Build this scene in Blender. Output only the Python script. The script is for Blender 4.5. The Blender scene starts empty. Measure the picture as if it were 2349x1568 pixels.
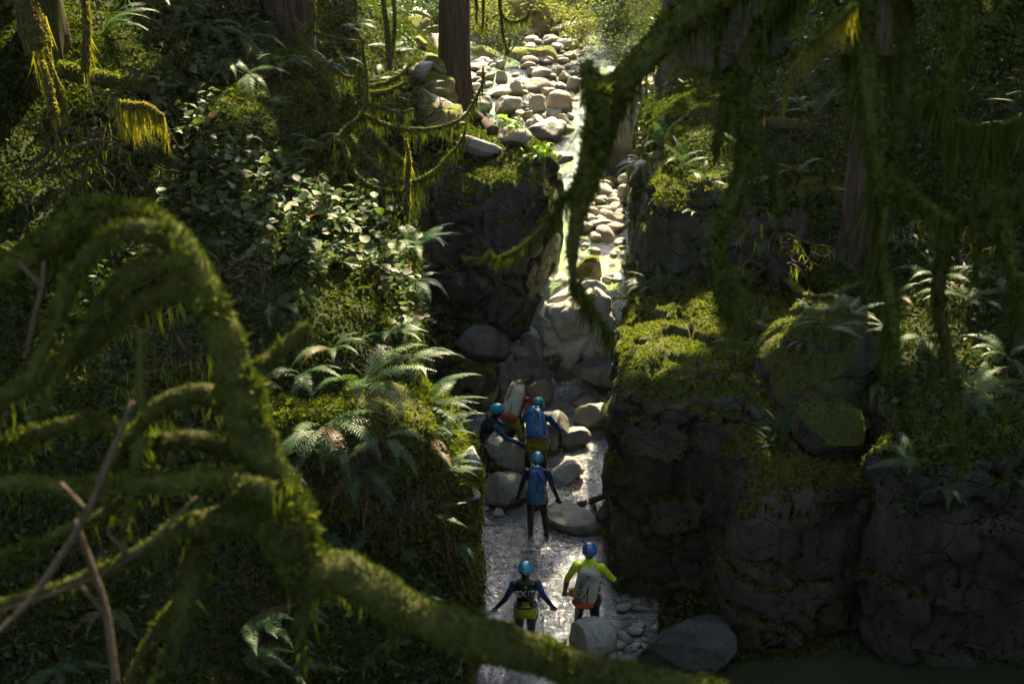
import bpy, math, random
import numpy as np
from mathutils import Vector, Matrix, Euler
from math import radians as R, sin, cos, pi

# ---------------------------------------------------------------- camera, light, exposure
sc = bpy.context.scene
col = sc.collection
CAMZ, PITCH = 12.2, R(24)
cam = bpy.data.cameras.new('camera'); camo = bpy.data.objects.new('camera', cam); col.objects.link(camo)
camo.location = (0, 0, CAMZ); camo.rotation_euler = (pi/2 - PITCH, 0, 0)
cam.lens = 45.7; cam.sensor_width = 36; cam.clip_start = .05; cam.clip_end = 600
cam.dof.use_dof = True; cam.dof.focus_distance = 21.5; cam.dof.aperture_fstop = 3.3
sc.camera = camo

SUN = Vector((.16, .66, .73)).normalized()          # towards the sun
w = bpy.data.worlds.new('World'); sc.world = w; w.use_nodes = True
nt = w.node_tree; bg = nt.nodes['Background']; sky = nt.nodes.new('ShaderNodeTexSky')
sky.sky_type = 'NISHITA'; sky.sun_disc = False
sky.sun_elevation = math.asin(SUN.z); sky.sun_rotation = math.atan2(SUN.x, SUN.y)
sky.dust_density = 1.5; sky.air_density = 1.0
hs = nt.nodes.new('ShaderNodeHueSaturation'); hs.inputs['Saturation'].default_value = .72; nt.links.new(sky.outputs[0], hs.inputs['Color']); nt.links.new(hs.outputs[0], bg.inputs[0])      # a thin white veil in the sky
bg.inputs[1].default_value = .15
sl = bpy.data.lights.new('sun', 'SUN'); sl.energy = 5; sl.angle = R(.6); sl.color = (1, .83, .52)
so = bpy.data.objects.new('sun', sl); col.objects.link(so)
so.rotation_euler = (-SUN).to_track_quat('-Z', 'Y').to_euler(); so.location = SUN*60
vs = sc.view_settings; vs.view_transform = 'Standard'; vs.look = 'None'; vs.gamma = 1; vs.exposure = 2.35
cy = sc.cycles; cy.use_adaptive_sampling = True; cy.adaptive_threshold = .015; cy.adaptive_min_samples = 24; cy.use_denoising = True; cy.max_bounces = 5; cy.diffuse_bounces = 2; cy.glossy_bounces = 2
cy.transmission_bounces = 3; cy.transparent_max_bounces = 8; cy.volume_bounces = 0
cy.caustics_reflective = False; cy.caustics_refractive = False; cy.sample_clamp_indirect = 4
random.seed(7); rng = np.random.default_rng(7)

# ---------------------------------------------------------------- helpers
FPX, CX, CY = 2981., 1174., 784.                    # the photograph measured on a 2348 x 1568 grid
FW = np.array([0, cos(PITCH), -sin(PITCH)]); UPV = np.array([0, sin(PITCH), cos(PITCH)]); RT = np.array([1., 0, 0])
def ray(x, y): return RT*(x-CX)/FPX + UPV*(CY-y)/FPX + FW
def W(x, y, Y):
    d = ray(x, y); return np.array([0, 0, CAMZ]) + d*(Y/d[1])
def WT(x, y, t): return np.array([0, 0, CAMZ]) + ray(x, y)*t
def WZ(x, y, z):
    d = ray(x, y); return np.array([0, 0, CAMZ]) + d*((z-CAMZ)/d[2])

def hsh(ix, iy, iz, s):
    with np.errstate(over='ignore'):
        n = (ix.astype(np.uint32)*np.uint32(374761393) + iy.astype(np.uint32)*np.uint32(668265263)
             + iz.astype(np.uint32)*np.uint32(2147483629) + np.uint32((s*974634321) & 0xffffffff))
        n = (n ^ (n >> np.uint32(13)))*np.uint32(1274126177); n = (n ^ (n >> np.uint32(15)))*np.uint32(2246822519)
        n = n ^ (n >> np.uint32(16))
    return n.astype(np.float64)/4294967296.
def vnoise(p, s=0):
    f = np.floor(p); i = f.astype(np.int64); t = p-f; t = t*t*(3-2*t)
    r = 0
    for a in (0, 1):
        for b in (0, 1):
            for c in (0, 1):
                wgt = (t[:, 0] if a else 1-t[:, 0])*(t[:, 1] if b else 1-t[:, 1])*(t[:, 2] if c else 1-t[:, 2])
                r = r + wgt*hsh(i[:, 0]+a, i[:, 1]+b, i[:, 2]+c, s)
    return r*2-1
def fbm(p, o=4, s=0):
    r = 0; a = 1; q = p.copy()
    for k in range(o):
        r = r + a*vnoise(q, s+k*17); q = q*2.03+13.7; a *= .5
    return r/1.6
def worley(p, s=0, box=False):
    f = np.floor(p).astype(np.int64)
    F1 = np.full(len(p), 9.); F2 = np.full(len(p), 9.); ID = np.zeros(len(p)); DV = np.zeros((len(p), 3))
    for a in (-1, 0, 1):
        for b in (-1, 0, 1):
            for c in (-1, 0, 1):
                i = f+[a, b, c]
                q = np.stack([i[:, k]+.1+.8*hsh(i[:, 0], i[:, 1], i[:, 2], s+k+1) for k in range(3)], 1)
                dv = p-q; d = (dv**6).sum(1)**(1/6.) if box else np.linalg.norm(dv, axis=1); h = hsh(i[:, 0], i[:, 1], i[:, 2], s+9)
                m = d < F1
                F2 = np.where(m, F1, np.minimum(F2, d)); ID = np.where(m, h, ID); F1 = np.where(m, d, F1); DV[m] = dv[m]
    return (F1, F2, ID, DV) if box else (F1, F2, ID)
def sstep(a, b, x):
    t = np.clip((x-a)/(b-a), 0, 1); return t*t*(3-2*t)

def mk(name, V, F, mat=None, parent=None, smooth=True, link=True):
    V = np.asarray(V, float); me = bpy.data.meshes.new(name)
    if isinstance(F, np.ndarray) and len(F):
        k = F.shape[1]; me.vertices.add(len(V)); me.vertices.foreach_set('co', V.astype(np.float32).ravel())
        me.loops.add(F.size); me.loops.foreach_set('vertex_index', F.astype(np.int32).ravel())
        me.polygons.add(len(F)); me.polygons.foreach_set('loop_start', np.arange(0, F.size, k, dtype=np.int32))
        me.update(calc_edges=True)
    else:
        me.from_pydata(V.tolist(), [], [list(f) for f in F])
    if smooth: me.polygons.foreach_set('use_smooth', np.ones(len(me.polygons), bool))
    for m in (mat if isinstance(mat, (list, tuple)) else [mat]):
        if m: me.materials.append(m)
    me.update()
    return put(name, me, parent) if link else me
def put(name, me, parent=None):
    o = bpy.data.objects.new(name, me); col.objects.link(o)
    if parent is not None: o.parent = parent
    return o
def tag(o, label=None, cat=None, group=None, kind=None):
    for k, v in (('label', label), ('category', cat), ('group', group), ('kind', kind)):
        if v: o[k] = v
    return o
def thing(name, label, cat, loc=(0, 0, 0), rz=0, group=None):
    o = bpy.data.objects.new(name, None); col.objects.link(o); o.empty_display_size = .1
    o.location = loc; o.rotation_euler = (0, 0, rz); return tag(o, label, cat, group)

def grid_faces(nu, nv):
    i = np.arange((nu-1)*nv).reshape(nu-1, nv)[:, :-1].ravel()
    return np.stack([i, i+1, i+nv+1, i+nv], 1)
_cs = {}
def cubesphere(n):
    if n in _cs: return _cs[n]
    a = np.tan(np.linspace(-pi/4, pi/4, n+1)); g, h = np.meshgrid(a, a, indexing='ij'); g = g.ravel(); h = h.ravel(); e = np.ones_like(g)
    V = []; F = []; k = 0; f = grid_faces(n+1, n+1)
    for ax in range(3):
        for s in (1, -1):
            q = np.zeros((len(g), 3)); q[:, ax] = s*e; q[:, (ax+1) % 3] = g; q[:, (ax+2) % 3] = h
            V.append(q); F.append((f if s < 0 else f[:, ::-1])+k); k += len(g)
    V = np.concatenate(V); F = np.concatenate(F)
    _, first, inv = np.unique(np.round(V, 6), axis=0, return_index=True, return_inverse=True)
    V = V[first]; F = inv.ravel()[F]
    V /= np.linalg.norm(V, axis=1)[:, None]
    _cs[n] = (V, F); return V, F
def vnormals(V, F):
    a = V[F[:, 0]]; n = np.cross(V[F[:, 1]]-a, V[F[:, 2]]-a); N = np.zeros_like(V)
    for k in range(F.shape[1]): np.add.at(N, F[:, k], n)
    return N/(np.linalg.norm(N, axis=1)[:, None]+1e-12)
def rock(n, size, p=2.4, seed=0, cuts=9, cut=(.7, .96), rough=.05, freq=2., crack=0, cd=.05, cs=(1, 1, 1), fine=0, groove=.13):
    """a boulder or rock mass: rounded box, cut by random planes, roughened, split by joints; returns verts, faces, joint-cell ids"""
    r = np.random.default_rng(seed+1000); D, F = cubesphere(n); V = D/((np.abs(D)**p).sum(1)**(1/p))[:, None]
    for k in range(cuts):
        nn = r.normal(size=3); nn /= np.linalg.norm(nn); o = r.uniform(*cut); e = np.maximum(0, V@nn-o); V = V-nn[None]*(e*.93)[:, None]
    V = V*np.array(size); N = vnormals(V, F); S = seed*3.17
    V = V+N*(rough*fbm(V*freq+S, 4, seed))[:, None]; ID = np.zeros(len(V))
    if crack:
        q = V*crack*np.array(cs)+S+.35*np.stack([fbm(V*1.3+S+k*7, 3, seed+k) for k in range(3)], 1)
        F1, F2, ID, DV = worley(q, seed, True); g = sstep(0, groove, F2-F1); h = np.floor(ID*1e6)
        tl = np.stack([np.modf(h*k)[0]-.5 for k in (.6180339, .7548776, .5698402)], 1)
        V = V+N*(cd*(g-1)+cd*1.6*(ID-.5)*g+cd*1.5*(DV*tl).sum(1)*g)[:, None]
    if fine: V = V+N*(fine*fbm(V*9+S, 3, seed+5))[:, None]
    return V, F, ID
def rotz(V, a):
    c, s = cos(a), sin(a); return np.stack([V[:, 0]*c-V[:, 1]*s, V[:, 0]*s+V[:, 1]*c, V[:, 2]], 1)

def catmull(P, m=6):
    P = np.asarray(P, float); Q = np.vstack([2*P[0]-P[1], P, 2*P[-1]-P[-2]]); out = []
    for i in range(1, len(Q)-2):
        for t in np.arange(m)/m:
            a, b, c, d = Q[i-1:i+3]; out.append(.5*(2*b+(c-a)*t+(2*a-5*b+4*c-d)*t*t+(3*b-a-3*c+d)*t**3))
    out.append(Q[-2]); return np.array(out)
def tube(P, rad, sides=8, m=5, rough=.0, freq=6., seed=0, cap=True):
    """a tapered round limb through the points P"""
    C = catmull(P, m); rr = np.interp(np.linspace(0, 1, len(C)), np.linspace(0, 1, len(rad)), rad)
    T = np.gradient(C, axis=0); T /= np.linalg.norm(T, axis=1)[:, None]+1e-9
    u = np.array([0, 0, 1.]) if abs(T[0][2]) < .9 else np.array([1., 0, 0]); V = []
    ang = np.arange(sides)*2*pi/sides
    for i in range(len(C)):
        u = u-T[i]*(u@T[i]); u /= np.linalg.norm(u)+1e-9; v = np.cross(T[i], u)
        V.append(C[i]+rr[i]*(np.cos(ang)[:, None]*u+np.sin(ang)[:, None]*v))
    V = np.concatenate(V); ctr = np.repeat(C, sides, 0)
    if rough: V = ctr+(V-ctr)*(1+rough*fbm(V*freq+seed, 3, seed))[:, None]
    F = []
    for i in range(len(C)-1):
        for k in range(sides):
            a = i*sides+k; b = i*sides+(k+1) % sides; F.append((a, b, b+sides, a+sides))
    F = np.array(F)
    V = np.vstack([V, C[0], C[-1]]); l = len(V)
    e = [(l-2, (k+1) % sides, k, k) for k in range(sides)]; b = (len(C)-1)*sides
    e2 = [(l-1, b+k, b+(k+1) % sides, b+(k+1) % sides) for k in range(sides)]
    T3 = np.concatenate([F[:, [0, 1, 2]], F[:, [0, 2, 3]], np.array(e)[:, :3], np.array(e2)[:, :3]])
    return V, T3
def join(parts):
    V = []; F = []; k = 0
    for v, f in parts:
        V.append(v); F.append(np.asarray(f)+k); k += len(v)
    return np.concatenate(V), np.concatenate(F)
def tri(F): return F if F.shape[1] == 3 else np.concatenate([F[:, [0, 1, 2]], F[:, [0, 2, 3]]])

def sample(V, F, density, seed=0, fil=None):
    T = tri(F); a, b, c = V[T[:, 0]], V[T[:, 1]], V[T[:, 2]]; n = np.cross(b-a, c-a); A = np.linalg.norm(n, axis=1)/2
    n = n/(2*A[:, None]+1e-12); m = np.ones(len(T)) if fil is None else fil((a+b+c)/3, n)*1.
    r = np.random.default_rng(seed); wgt = A*m; N = int(wgt.sum()*density)
    if N < 1: return np.zeros((0, 3)), np.zeros((0, 3))
    i = r.choice(len(T), N, p=wgt/wgt.sum()); u = r.random(N); v = r.random(N); f = u+v > 1; u[f] = 1-u[f]; v[f] = 1-v[f]
    return a[i]+u[:, None]*(b-a)[i]+v[:, None]*(c-a)[i], n[i]
def tufts(P, N, size, blades=3, up=.5, seed=0, width=.35, droop=0):
    """moss sprigs: short pointed blades fanning out of the surface"""
    r = np.random.default_rng(seed); n = len(P); P = np.repeat(P, blades, 0); N = np.repeat(N, blades, 0)
    d = N+r.normal(size=P.shape)*.75; d[:, 2] += up-droop; d /= np.linalg.norm(d, axis=1)[:, None]
    L = size*r.uniform(.5, 1.3, len(P))[:, None]; s = np.cross(d, r.normal(size=P.shape)); s /= np.linalg.norm(s, axis=1)[:, None]+1e-9
    b = P-N*size*.2; V = np.stack([b-s*L*width, b+s*L*width, b+d*L], 1).reshape(-1, 3)
    return V, np.arange(len(V)).reshape(-1, 3)
def leaflets(P, N, size, seed=0, flat=.6, asp=.55):
    """small pointed leaves: two bent triangles each"""
    r = np.random.default_rng(seed); n = len(P); up = N*flat+r.normal(size=P.shape)*.45; up[:, 2] += .4; up /= np.linalg.norm(up, axis=1)[:, None]
    d = np.cross(up, r.normal(size=P.shape)); d /= np.linalg.norm(d, axis=1)[:, None]+1e-9; s = np.cross(up, d)
    L = size*r.uniform(.6, 1.3, n)[:, None]
    V = np.stack([P, P+d*L*.5+s*L*asp*.5+up*L*.08, P+d*L-up*L*.15, P+d*L*.5-s*L*asp*.5+up*L*.08], 1).reshape(-1, 3)
    i = np.arange(n)*4; return V, np.concatenate([np.stack([i, i+2, i+1], 1), np.stack([i, i+3, i+2], 1)])
def strands(P, length, width, seed=0, segs=3, sway=.25, down=(0, 0, -1)):
    """hanging moss beards: narrow tapering ribbons"""
    r = np.random.default_rng(seed); n = len(P); a = r.uniform(0, 2*pi, n); s = np.stack([np.cos(a), np.sin(a), 0*a], 1)
    L = np.asarray(length)*np.ones(n); Wd = np.asarray(width)*np.ones(n); dn = np.array(down)+np.c_[r.normal(size=(n, 2))*sway, np.zeros(n)]
    sw = r.normal(size=(n, 3))*.12; V = []
    for k in range(segs):
        t = k/segs; c = P+dn*(L*t)[:, None]+sw*(L*t*t)[:, None]; ww = (Wd*(1-.75*t)*(1+.5*r.normal(size=n).clip(-1, 1)*(k > 0)))[:, None]; V += [c-s*ww/2, c+s*ww/2]
    V.append(P+dn*L[:, None]+sw*L[:, None]); V = np.stack(V, 1).reshape(-1, 3); q = 2*segs+1; i = np.arange(n)*q; F = []
    for k in range(segs-1):
        b = i+2*k; F += [np.stack([b, b+1, b+3], 1), np.stack([b, b+3, b+2], 1)]
    b = i+2*(segs-1); F.append(np.stack([b, b+1, b+2], 1)); return V, np.concatenate(F)

# ---------------------------------------------------------------- materials
class NB:
    def __init__(s, name):
        s.m = bpy.data.materials.new(name); s.m.use_nodes = True; s.t = s.m.node_tree; s.n = s.t.nodes; s.b = s.n['Principled BSDF']; s.out = s.n['Material Output']
    def N(s, t, **kw):
        o = s.n.new('ShaderNode'+t)
        for k, v in kw.items(): setattr(o, k, v)
        return o
    def L(s, a, b): s.t.links.new(a, b)
    def set(s, n, i, v):
        if hasattr(v, 'is_linked') or hasattr(v, 'links'): s.L(v, n.inputs[i])
        else: n.inputs[i].default_value = v
    def noise(s, scale, detail=4, rough=.55, vec=None, dist=0):
        o = s.N('TexNoise'); o.inputs['Scale'].default_value = scale; o.inputs['Detail'].default_value = detail; o.inputs['Roughness'].default_value = rough; o.inputs['Distortion'].default_value = dist
        if vec is not None: s.L(vec, o.inputs['Vector'])
        return o.outputs['Fac']
    def ramp(s, f, stops):
        o = s.N('ValToRGB'); e = o.color_ramp.elements
        while len(e) < len(stops): e.new(.5)
        for k, (p, c) in enumerate(stops): e[k].position = p; e[k].color = (*c, 1) if not isinstance(c, (int, float)) else (c, c, c, 1)
        s.L(f, o.inputs[0]); return o.outputs[0]
    def mix(s, f, a, b, mode='MIX'):
        o = s.N('Mix', data_type='RGBA', blend_type=mode); s.set(o, 0, f)
        for i, v in ((6, a), (7, b)):
            if isinstance(v, tuple): o.inputs[i].default_value = (*v, 1)
            else: s.L(v, o.inputs[i])
        return o.outputs[2]
    def math(s, op, a, b=0., c=0.):
        o = s.N('Math', operation=op); s.set(o, 0, a); s.set(o, 1, b); s.set(o, 2, c); return o.outputs[0]
    def bump(s, h, strength=.5, dist=.02, normal=None):
        o = s.N('Bump'); o.inputs['Strength'].default_value = strength; o.inputs['Distance'].default_value = dist; s.L(h, o.inputs['Height'])
        if normal is not None: s.L(normal, o.inputs['Normal'])
        return o.outputs[0]
    def pos(s): return s.N('NewGeometry').outputs['Position']
    def nz(s):
        x = s.N('SeparateXYZ'); s.L(s.N('NewGeometry').outputs['Normal'], x.inputs[0]); return x.outputs[2]

def rock_mat(name, c1, c2, c3, moss=0., mc=((.03, .036, .006), (.10, .11, .018)), speck=.0, rough=.75, scale=1., streak=0, tint=.25, frac=0, wet=0):
    """weathered stone: mottled, speckled, jointed relief, moss where it can lie"""
    b = NB(name); p = b.pos(); n1 = b.noise(1.1*scale, 6, .6, p, .4); n2 = b.noise(14*scale, 5, .65, p)
    c = b.ramp(n1, [(.3, c1), (.5, c2), (.72, c3)]); c = b.mix(b.math('MULTIPLY', n2, .7), c, b.ramp(n2, [(.3, .03), (.7, .5)]), 'OVERLAY')
    oi = b.N('ObjectInfo').outputs['Random']; c = b.mix(tint, c, b.ramp(oi, [(0, (.55, .55, .6)), (.35, (1, .97, .9)), (.7, (.8, .84, .86)), (1, (1.05, .85, .7))]), 'MULTIPLY')
    if speck:
        v = b.noise(34*scale, 3, .6, p); c = b.mix(b.math('MULTIPLY', b.ramp(v, [(.57, 0), (.64, 1)]), speck), c, (.03, .03, .032))
        v = b.noise(21*scale, 2, .5, p); c = b.mix(b.math('MULTIPLY', b.ramp(v, [(.62, 0), (.70, 1)]), speck*.6), c, (.6, .6, .58))
    if streak:
        mp = b.N('Mapping'); mp.inputs['Scale'].default_value = (7, 7, .6); b.L(p, mp.inputs[0]); v = b.noise(1, 4, .6, mp.outputs[0])
        c = b.mix(b.math('MULTIPLY', b.ramp(v, [(.5, 0), (.68, 1)]), streak), c, (.015, .016, .015))
    h = b.math('ADD', b.noise(9*scale, 8, .65, p), b.math('MULTIPLY', b.noise(60*scale, 4, .6, p), .35))
    if frac:                                          # hairline joints
        nz_ = b.N('TexNoise'); nz_.inputs['Scale'].default_value = 2.2; nz_.inputs['Detail'].default_value = 4; b.L(p, nz_.inputs['Vector']); va = b.N('VectorMath', operation='MULTIPLY_ADD'); b.L(nz_.outputs['Color'], va.inputs[0]); va.inputs[1].default_value = (.5, .5, .5); b.L(p, va.inputs[2])
        mp = b.N('Mapping'); mp.inputs['Scale'].default_value = (1, 1, 1.5); b.L(va.outputs[0], mp.inputs[0]); vo = b.N('TexVoronoi', feature='DISTANCE_TO_EDGE'); vo.inputs['Scale'].default_value = frac; b.L(mp.outputs[0], vo.inputs['Vector'])
        ln = b.ramp(vo.outputs['Distance'], [(0, 0), (.03, 1)]); c = b.mix(b.math('MULTIPLY', b.math('SUBTRACT', 1., ln), .5), c, (.008, .008, .007)); h = b.math('ADD', h, b.math('MULTIPLY', ln, .9))
    if wet:                                           # soaked band along the waterline
        x = b.N('SeparateXYZ'); b.L(b.N('TexCoord').outputs['Generated'], x.inputs[0]); wf = b.ramp(b.math('ADD', x.outputs[2], b.math('MULTIPLY', b.noise(5, 4, .6, p), .22)), [(.5, 1), (.6, 0)]); c = b.mix(b.math('MULTIPLY', wf, wet), c, (.05, .052, .045), 'MULTIPLY')
    b.b.inputs['Roughness'].default_value = rough; nrm = b.bump(h, .6, .035)
    if moss:
        f = b.math('ADD', b.math('MULTIPLY', b.nz(), .75), b.math('MULTIPLY', b.noise(1.6, 5, .65, p), 1.2)); lo = 1.42-moss
        f = b.ramp(f, [(min(.98, max(0, lo-.1)), 0), (min(1., lo+.1), 1)])
        mm = b.ramp(b.noise(26, 5, .7, p), [(.32, mc[0]), (.68, mc[1])]); c = b.mix(f, c, mm)
        r = b.N('MapRange'); b.L(f, r.inputs[0]); r.inputs[3].default_value = rough; r.inputs[4].default_value = .95; b.L(r.outputs[0], b.b.inputs['Roughness'])
        nrm = b.bump(b.math('MULTIPLY', b.noise(34, 5, .75, p), f), .9, .05, nrm)
    b.L(c, b.b.inputs['Base Color']); b.L(nrm, b.b.inputs['Normal']); b.b.inputs['Specular IOR Level'].default_value = .35
    return b.m
def leaf_mat(name, lo, hi, rough=.5, trans=.35, tcol=None, spec=.4, vein=0, obj=False):
    """a leaf: lit face plus light passing through"""
    b = NB(name); g = b.N('NewGeometry')
    rnd = b.N('ObjectInfo').outputs['Random'] if obj else g.outputs['Random Per Island']
    f = b.math('ADD', b.math('MULTIPLY', rnd, .7), b.math('MULTIPLY', b.noise(.8, 3, .6, g.outputs['Position']), .45))
    st = [(.15, lo), (.85, hi)]
    if obj: st = [(.12, lo), (.8, hi), (1., hi), (1.03, (.11, .055, .018))]; f = b.math('ADD', f, b.math('MULTIPLY', b.math('GREATER_THAN', rnd, .965), .5)); f = b.math('MULTIPLY', f, .8); st = [(q*.8, c_) for q, c_ in st]
    c = b.ramp(f, st); b.L(c, b.b.inputs['Base Color']); b.b.inputs['Roughness'].default_value = rough; b.b.inputs['Specular IOR Level'].default_value = spec
    t = b.N('BsdfTranslucent'); b.L(b.mix(1., c, tcol or (1.5, 1.6, .6), 'MULTIPLY'), t.inputs[0]); m = b.N('MixShader'); m.inputs[0].default_value = trans
    b.L(b.b.outputs[0], m.inputs[1]); b.L(t.outputs[0], m.inputs[2]); b.L(m.outputs[0], b.out.inputs[0])
    if vein: b.L(b.bump(b.noise(60, 3, .6, g.outputs['Position']), .35, .01), b.b.inputs['Normal'])
    return b.m
def plain(name, c, rough=.6, spec=.5, var=.25, scale=8, metal=0, bump=.15, coat=0):
    b = NB(name); p = b.N('TexCoord').outputs['Object']; n = b.noise(scale, 5, .6, p)
    k = b.ramp(n, [(.3, tuple(v*(1-var) for v in c)), (.7, tuple(min(1, v*(1+var)) for v in c))]); b.L(k, b.b.inputs['Base Color'])
    b.b.inputs['Roughness'].default_value = rough; b.b.inputs['Specular IOR Level'].default_value = spec; b.b.inputs['Metallic'].default_value = metal
    if coat: b.b.inputs['Coat Weight'].default_value = coat; b.b.inputs['Coat Roughness'].default_value = .25
    if bump: b.L(b.bump(b.noise(scale*5, 5, .6, p), bump, .01), b.b.inputs['Normal'])
    return b.m
def bark_mat(name, c1, c2, moss=0.):
    b = NB(name); p = b.pos(); mp = b.N('Mapping'); mp.inputs['Scale'].default_value = (14, 14, 1.6); b.L(p, mp.inputs[0]); v = b.noise(1, 6, .65, mp.outputs[0], .5)
    c = b.ramp(v, [(.35, c1), (.65, c2)])
    if moss: c = b.mix(b.math('MULTIPLY', b.ramp(b.noise(2.2, 5, .65, p), [(.42, 0), (.6, 1)]), moss), c, b.ramp(b.noise(30, 4, .7, p), [(.3, (.03, .036, .006)), (.7, (.10, .105, .018))]))
    b.L(c, b.b.inputs['Base Color']); b.b.inputs['Roughness'].default_value = .9; b.b.inputs['Specular IOR Level'].default_value = .2
    b.L(b.bump(v, .9, .04), b.b.inputs['Normal']); return b.m

M = {}
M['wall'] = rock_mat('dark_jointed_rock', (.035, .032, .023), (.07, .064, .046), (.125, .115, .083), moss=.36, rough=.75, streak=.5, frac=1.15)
M['wall_moss'] = rock_mat('mossy_dark_rock', (.025, .022, .017), (.05, .046, .034), (.09, .085, .062), moss=.66, rough=.85, streak=.4, frac=1.2)
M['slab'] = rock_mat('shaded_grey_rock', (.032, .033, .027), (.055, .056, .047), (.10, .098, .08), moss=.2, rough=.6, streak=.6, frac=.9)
M['dark'] = rock_mat('dark_wet_boulder', (.035, .034, .03), (.065, .063, .055), (.11, .105, .09), speck=.2, rough=.6, streak=.4, tint=0)
M['creek'] = rock_mat('speckled_granite', (.32, .33, .29), (.47, .47, .42), (.62, .61, .54), speck=.6, rough=.65, wet=.85)
M['grey'] = rock_mat('water_worn_rock', (.1, .104, .1), (.19, .19, .175), (.33, .30, .255), speck=.25, rough=.5, streak=.45, wet=.8)
M['pale'] = rock_mat('sun_bleached_boulder', (.27, .25, .21), (.4, .375, .315), (.54, .50, .42), speck=.3, rough=.75, tint=.5, wet=.6)
M['tan'] = rock_mat('tan_cliff_rock', (.16, .13, .07), (.28, .23, .13), (.42, .36, .22), moss=.45, mc=((.08, .10, .01), (.2, .22, .03)), rough=.85)
M['floor'] = rock_mat('forest_floor', (.008, .0065, .004), (.02, .016, .009), (.042, .032, .018), moss=.45, mc=((.012, .018, .004), (.04, .052, .01)), rough=.95, tint=0)
M['bed'] = rock_mat('stream_bed_gravel', (.06, .065, .05), (.12, .12, .09), (.2, .19, .15), speck=.4, rough=.6, scale=2.5, tint=0)
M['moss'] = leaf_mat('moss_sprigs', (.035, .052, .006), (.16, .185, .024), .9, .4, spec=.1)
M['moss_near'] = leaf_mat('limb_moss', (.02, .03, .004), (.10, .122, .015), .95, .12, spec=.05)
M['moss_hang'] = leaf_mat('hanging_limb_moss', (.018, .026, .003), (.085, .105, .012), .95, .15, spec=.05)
M['moss_gold'] = leaf_mat('sunlit_golden_moss', (.10, .10, .012), (.26, .23, .03), .9, .5, spec=.1)  # sunlit copy of the moss: the sun's gold put into its colour
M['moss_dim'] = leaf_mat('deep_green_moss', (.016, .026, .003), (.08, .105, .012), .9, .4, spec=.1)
M['cover'] = leaf_mat('ground_cover_leaves', (.016, .035, .014), (.06, .095, .03), .7, .3, spec=.15)
M['fern'] = leaf_mat('sword_fern_green', (.025, .068, .03), (.065, .125, .045), .5, .3, spec=.4, obj=True)
M['salal'] = leaf_mat('broad_leaf_green', (.022, .055, .02), (.07, .105, .033), .52, .4, spec=.4, vein=1, obj=True)
M['maple'] = leaf_mat('bright_maple_leaf', (.12, .26, .02), (.25, .42, .04), .5, .5)
M['yellowgreen'] = leaf_mat('sunlit_brush', (.08, .10, .015), (.18, .19, .035), .7, .4, spec=.15)
M['canopy'] = leaf_mat('canopy_leaf', (.04, .07, .02), (.09, .13, .03), .6, .25)
M['litter'] = plain('dry_leaf_litter', (.16, .085, .035), .9, .2, .6, 3)
M['bark'] = bark_mat('cedar_bark', (.03, .02, .013), (.11, .075, .05))
M['bark_moss'] = bark_mat('mossy_bark', (.03, .022, .012), (.08, .06, .03), .85)
M['limb_moss'] = bark_mat('moss_wrapped_limb', (.02, .022, .006), (.05, .05, .012), 1.)
M['stick'] = bark_mat('bare_stick', (.04, .029, .017), (.10, .072, .045))

# ---------------------------------------------------------------- the gorge: water level, banks
def water_z(Y): return np.interp(Y, [5, 13, 17, 19, 21, 22.5, 24.0, 24.9, 27, 30, 33, 36, 40, 44, 60], [-.6, -.25, -.1, 0, .18, .38, .6, 2.5, 2.6, 2.85, 3.15, 3.5, 3.8, 4.1, 5])
def edge_l(Y): return np.interp(Y, [0, 12, 15, 16.5, 17.6, 20, 22, 23.2, 24.8, 26, 27, 28.5, 30, 33, 36, 40, 44], [-.3, -.3, -.55, -.9, -1.15, -1.2, -1.5, -2.6, -2.4, -.5, .3, .45, 0, -1.2, -1.8, -2.6, -3.4])
def edge_r(Y): return np.interp(Y, [0, 13, 15.6, 17, 20, 22, 24, 26, 28, 30, 33, 36, 40, 44], [2.3, 2.3, 1.75, 2.0, 2.3, 2.4, 2.5, 2.5, 2.6, 2.7, 3.1, 3.4, 3.2, 3.0])
def tps(P):
    P = np.asarray(P); n = len(P); X = P[:, :2]
    d = np.linalg.norm(X[:, None]-X[None], axis=2); K = np.where(d > 0, d*d*np.log(d+1e-9), 0)+np.eye(n)*.4
    Q = np.c_[np.ones(n), X]; A = np.block([[K, Q], [Q.T, np.zeros((3, 3))]]); s = np.linalg.solve(A, np.r_[P[:, 2], 0, 0, 0])
    def f(x, y):
        r = s[n]+s[n+1]*x+s[n+2]*y
        for k in range(n):
            dd = (x-X[k, 0])**2+(y-X[k, 1])**2; r = r+s[k]*.5*dd*np.log(dd+1e-12)
        return r
    return f
LP = [(950, 800, 16.6), (700, 760, 16.2), (450, 800, 16), (200, 800, 15.6), (0, 800, 15.4), (880, 620, 18.2), (600, 560, 17.8), (300, 560, 17.2), (0, 560, 17),
      (940, 430, 20.8), (700, 400, 20.2), (400, 350, 19.6), (100, 350, 18.8), (950, 250, 26), (800, 200, 23.5), (600, 200, 22), (300, 180, 20.5), (60, 150, 20),
      (980, 120, 31), (900, 60, 28), (650, 60, 25), (400, 40, 23), (150, 30, 21.5), (950, 1250, 14.8), (700, 1250, 14.2), (400, 1250, 13.6), (100, 1250, 13.2),
      (900, 1560, 13.6), (600, 1560, 13), (300, 1560, 12.4), (0, 1560, 12), (1180, 340, 27.0), (1100, 310, 27.6), (1040, 245, 29.2), (960, 40, 36)]
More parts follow.
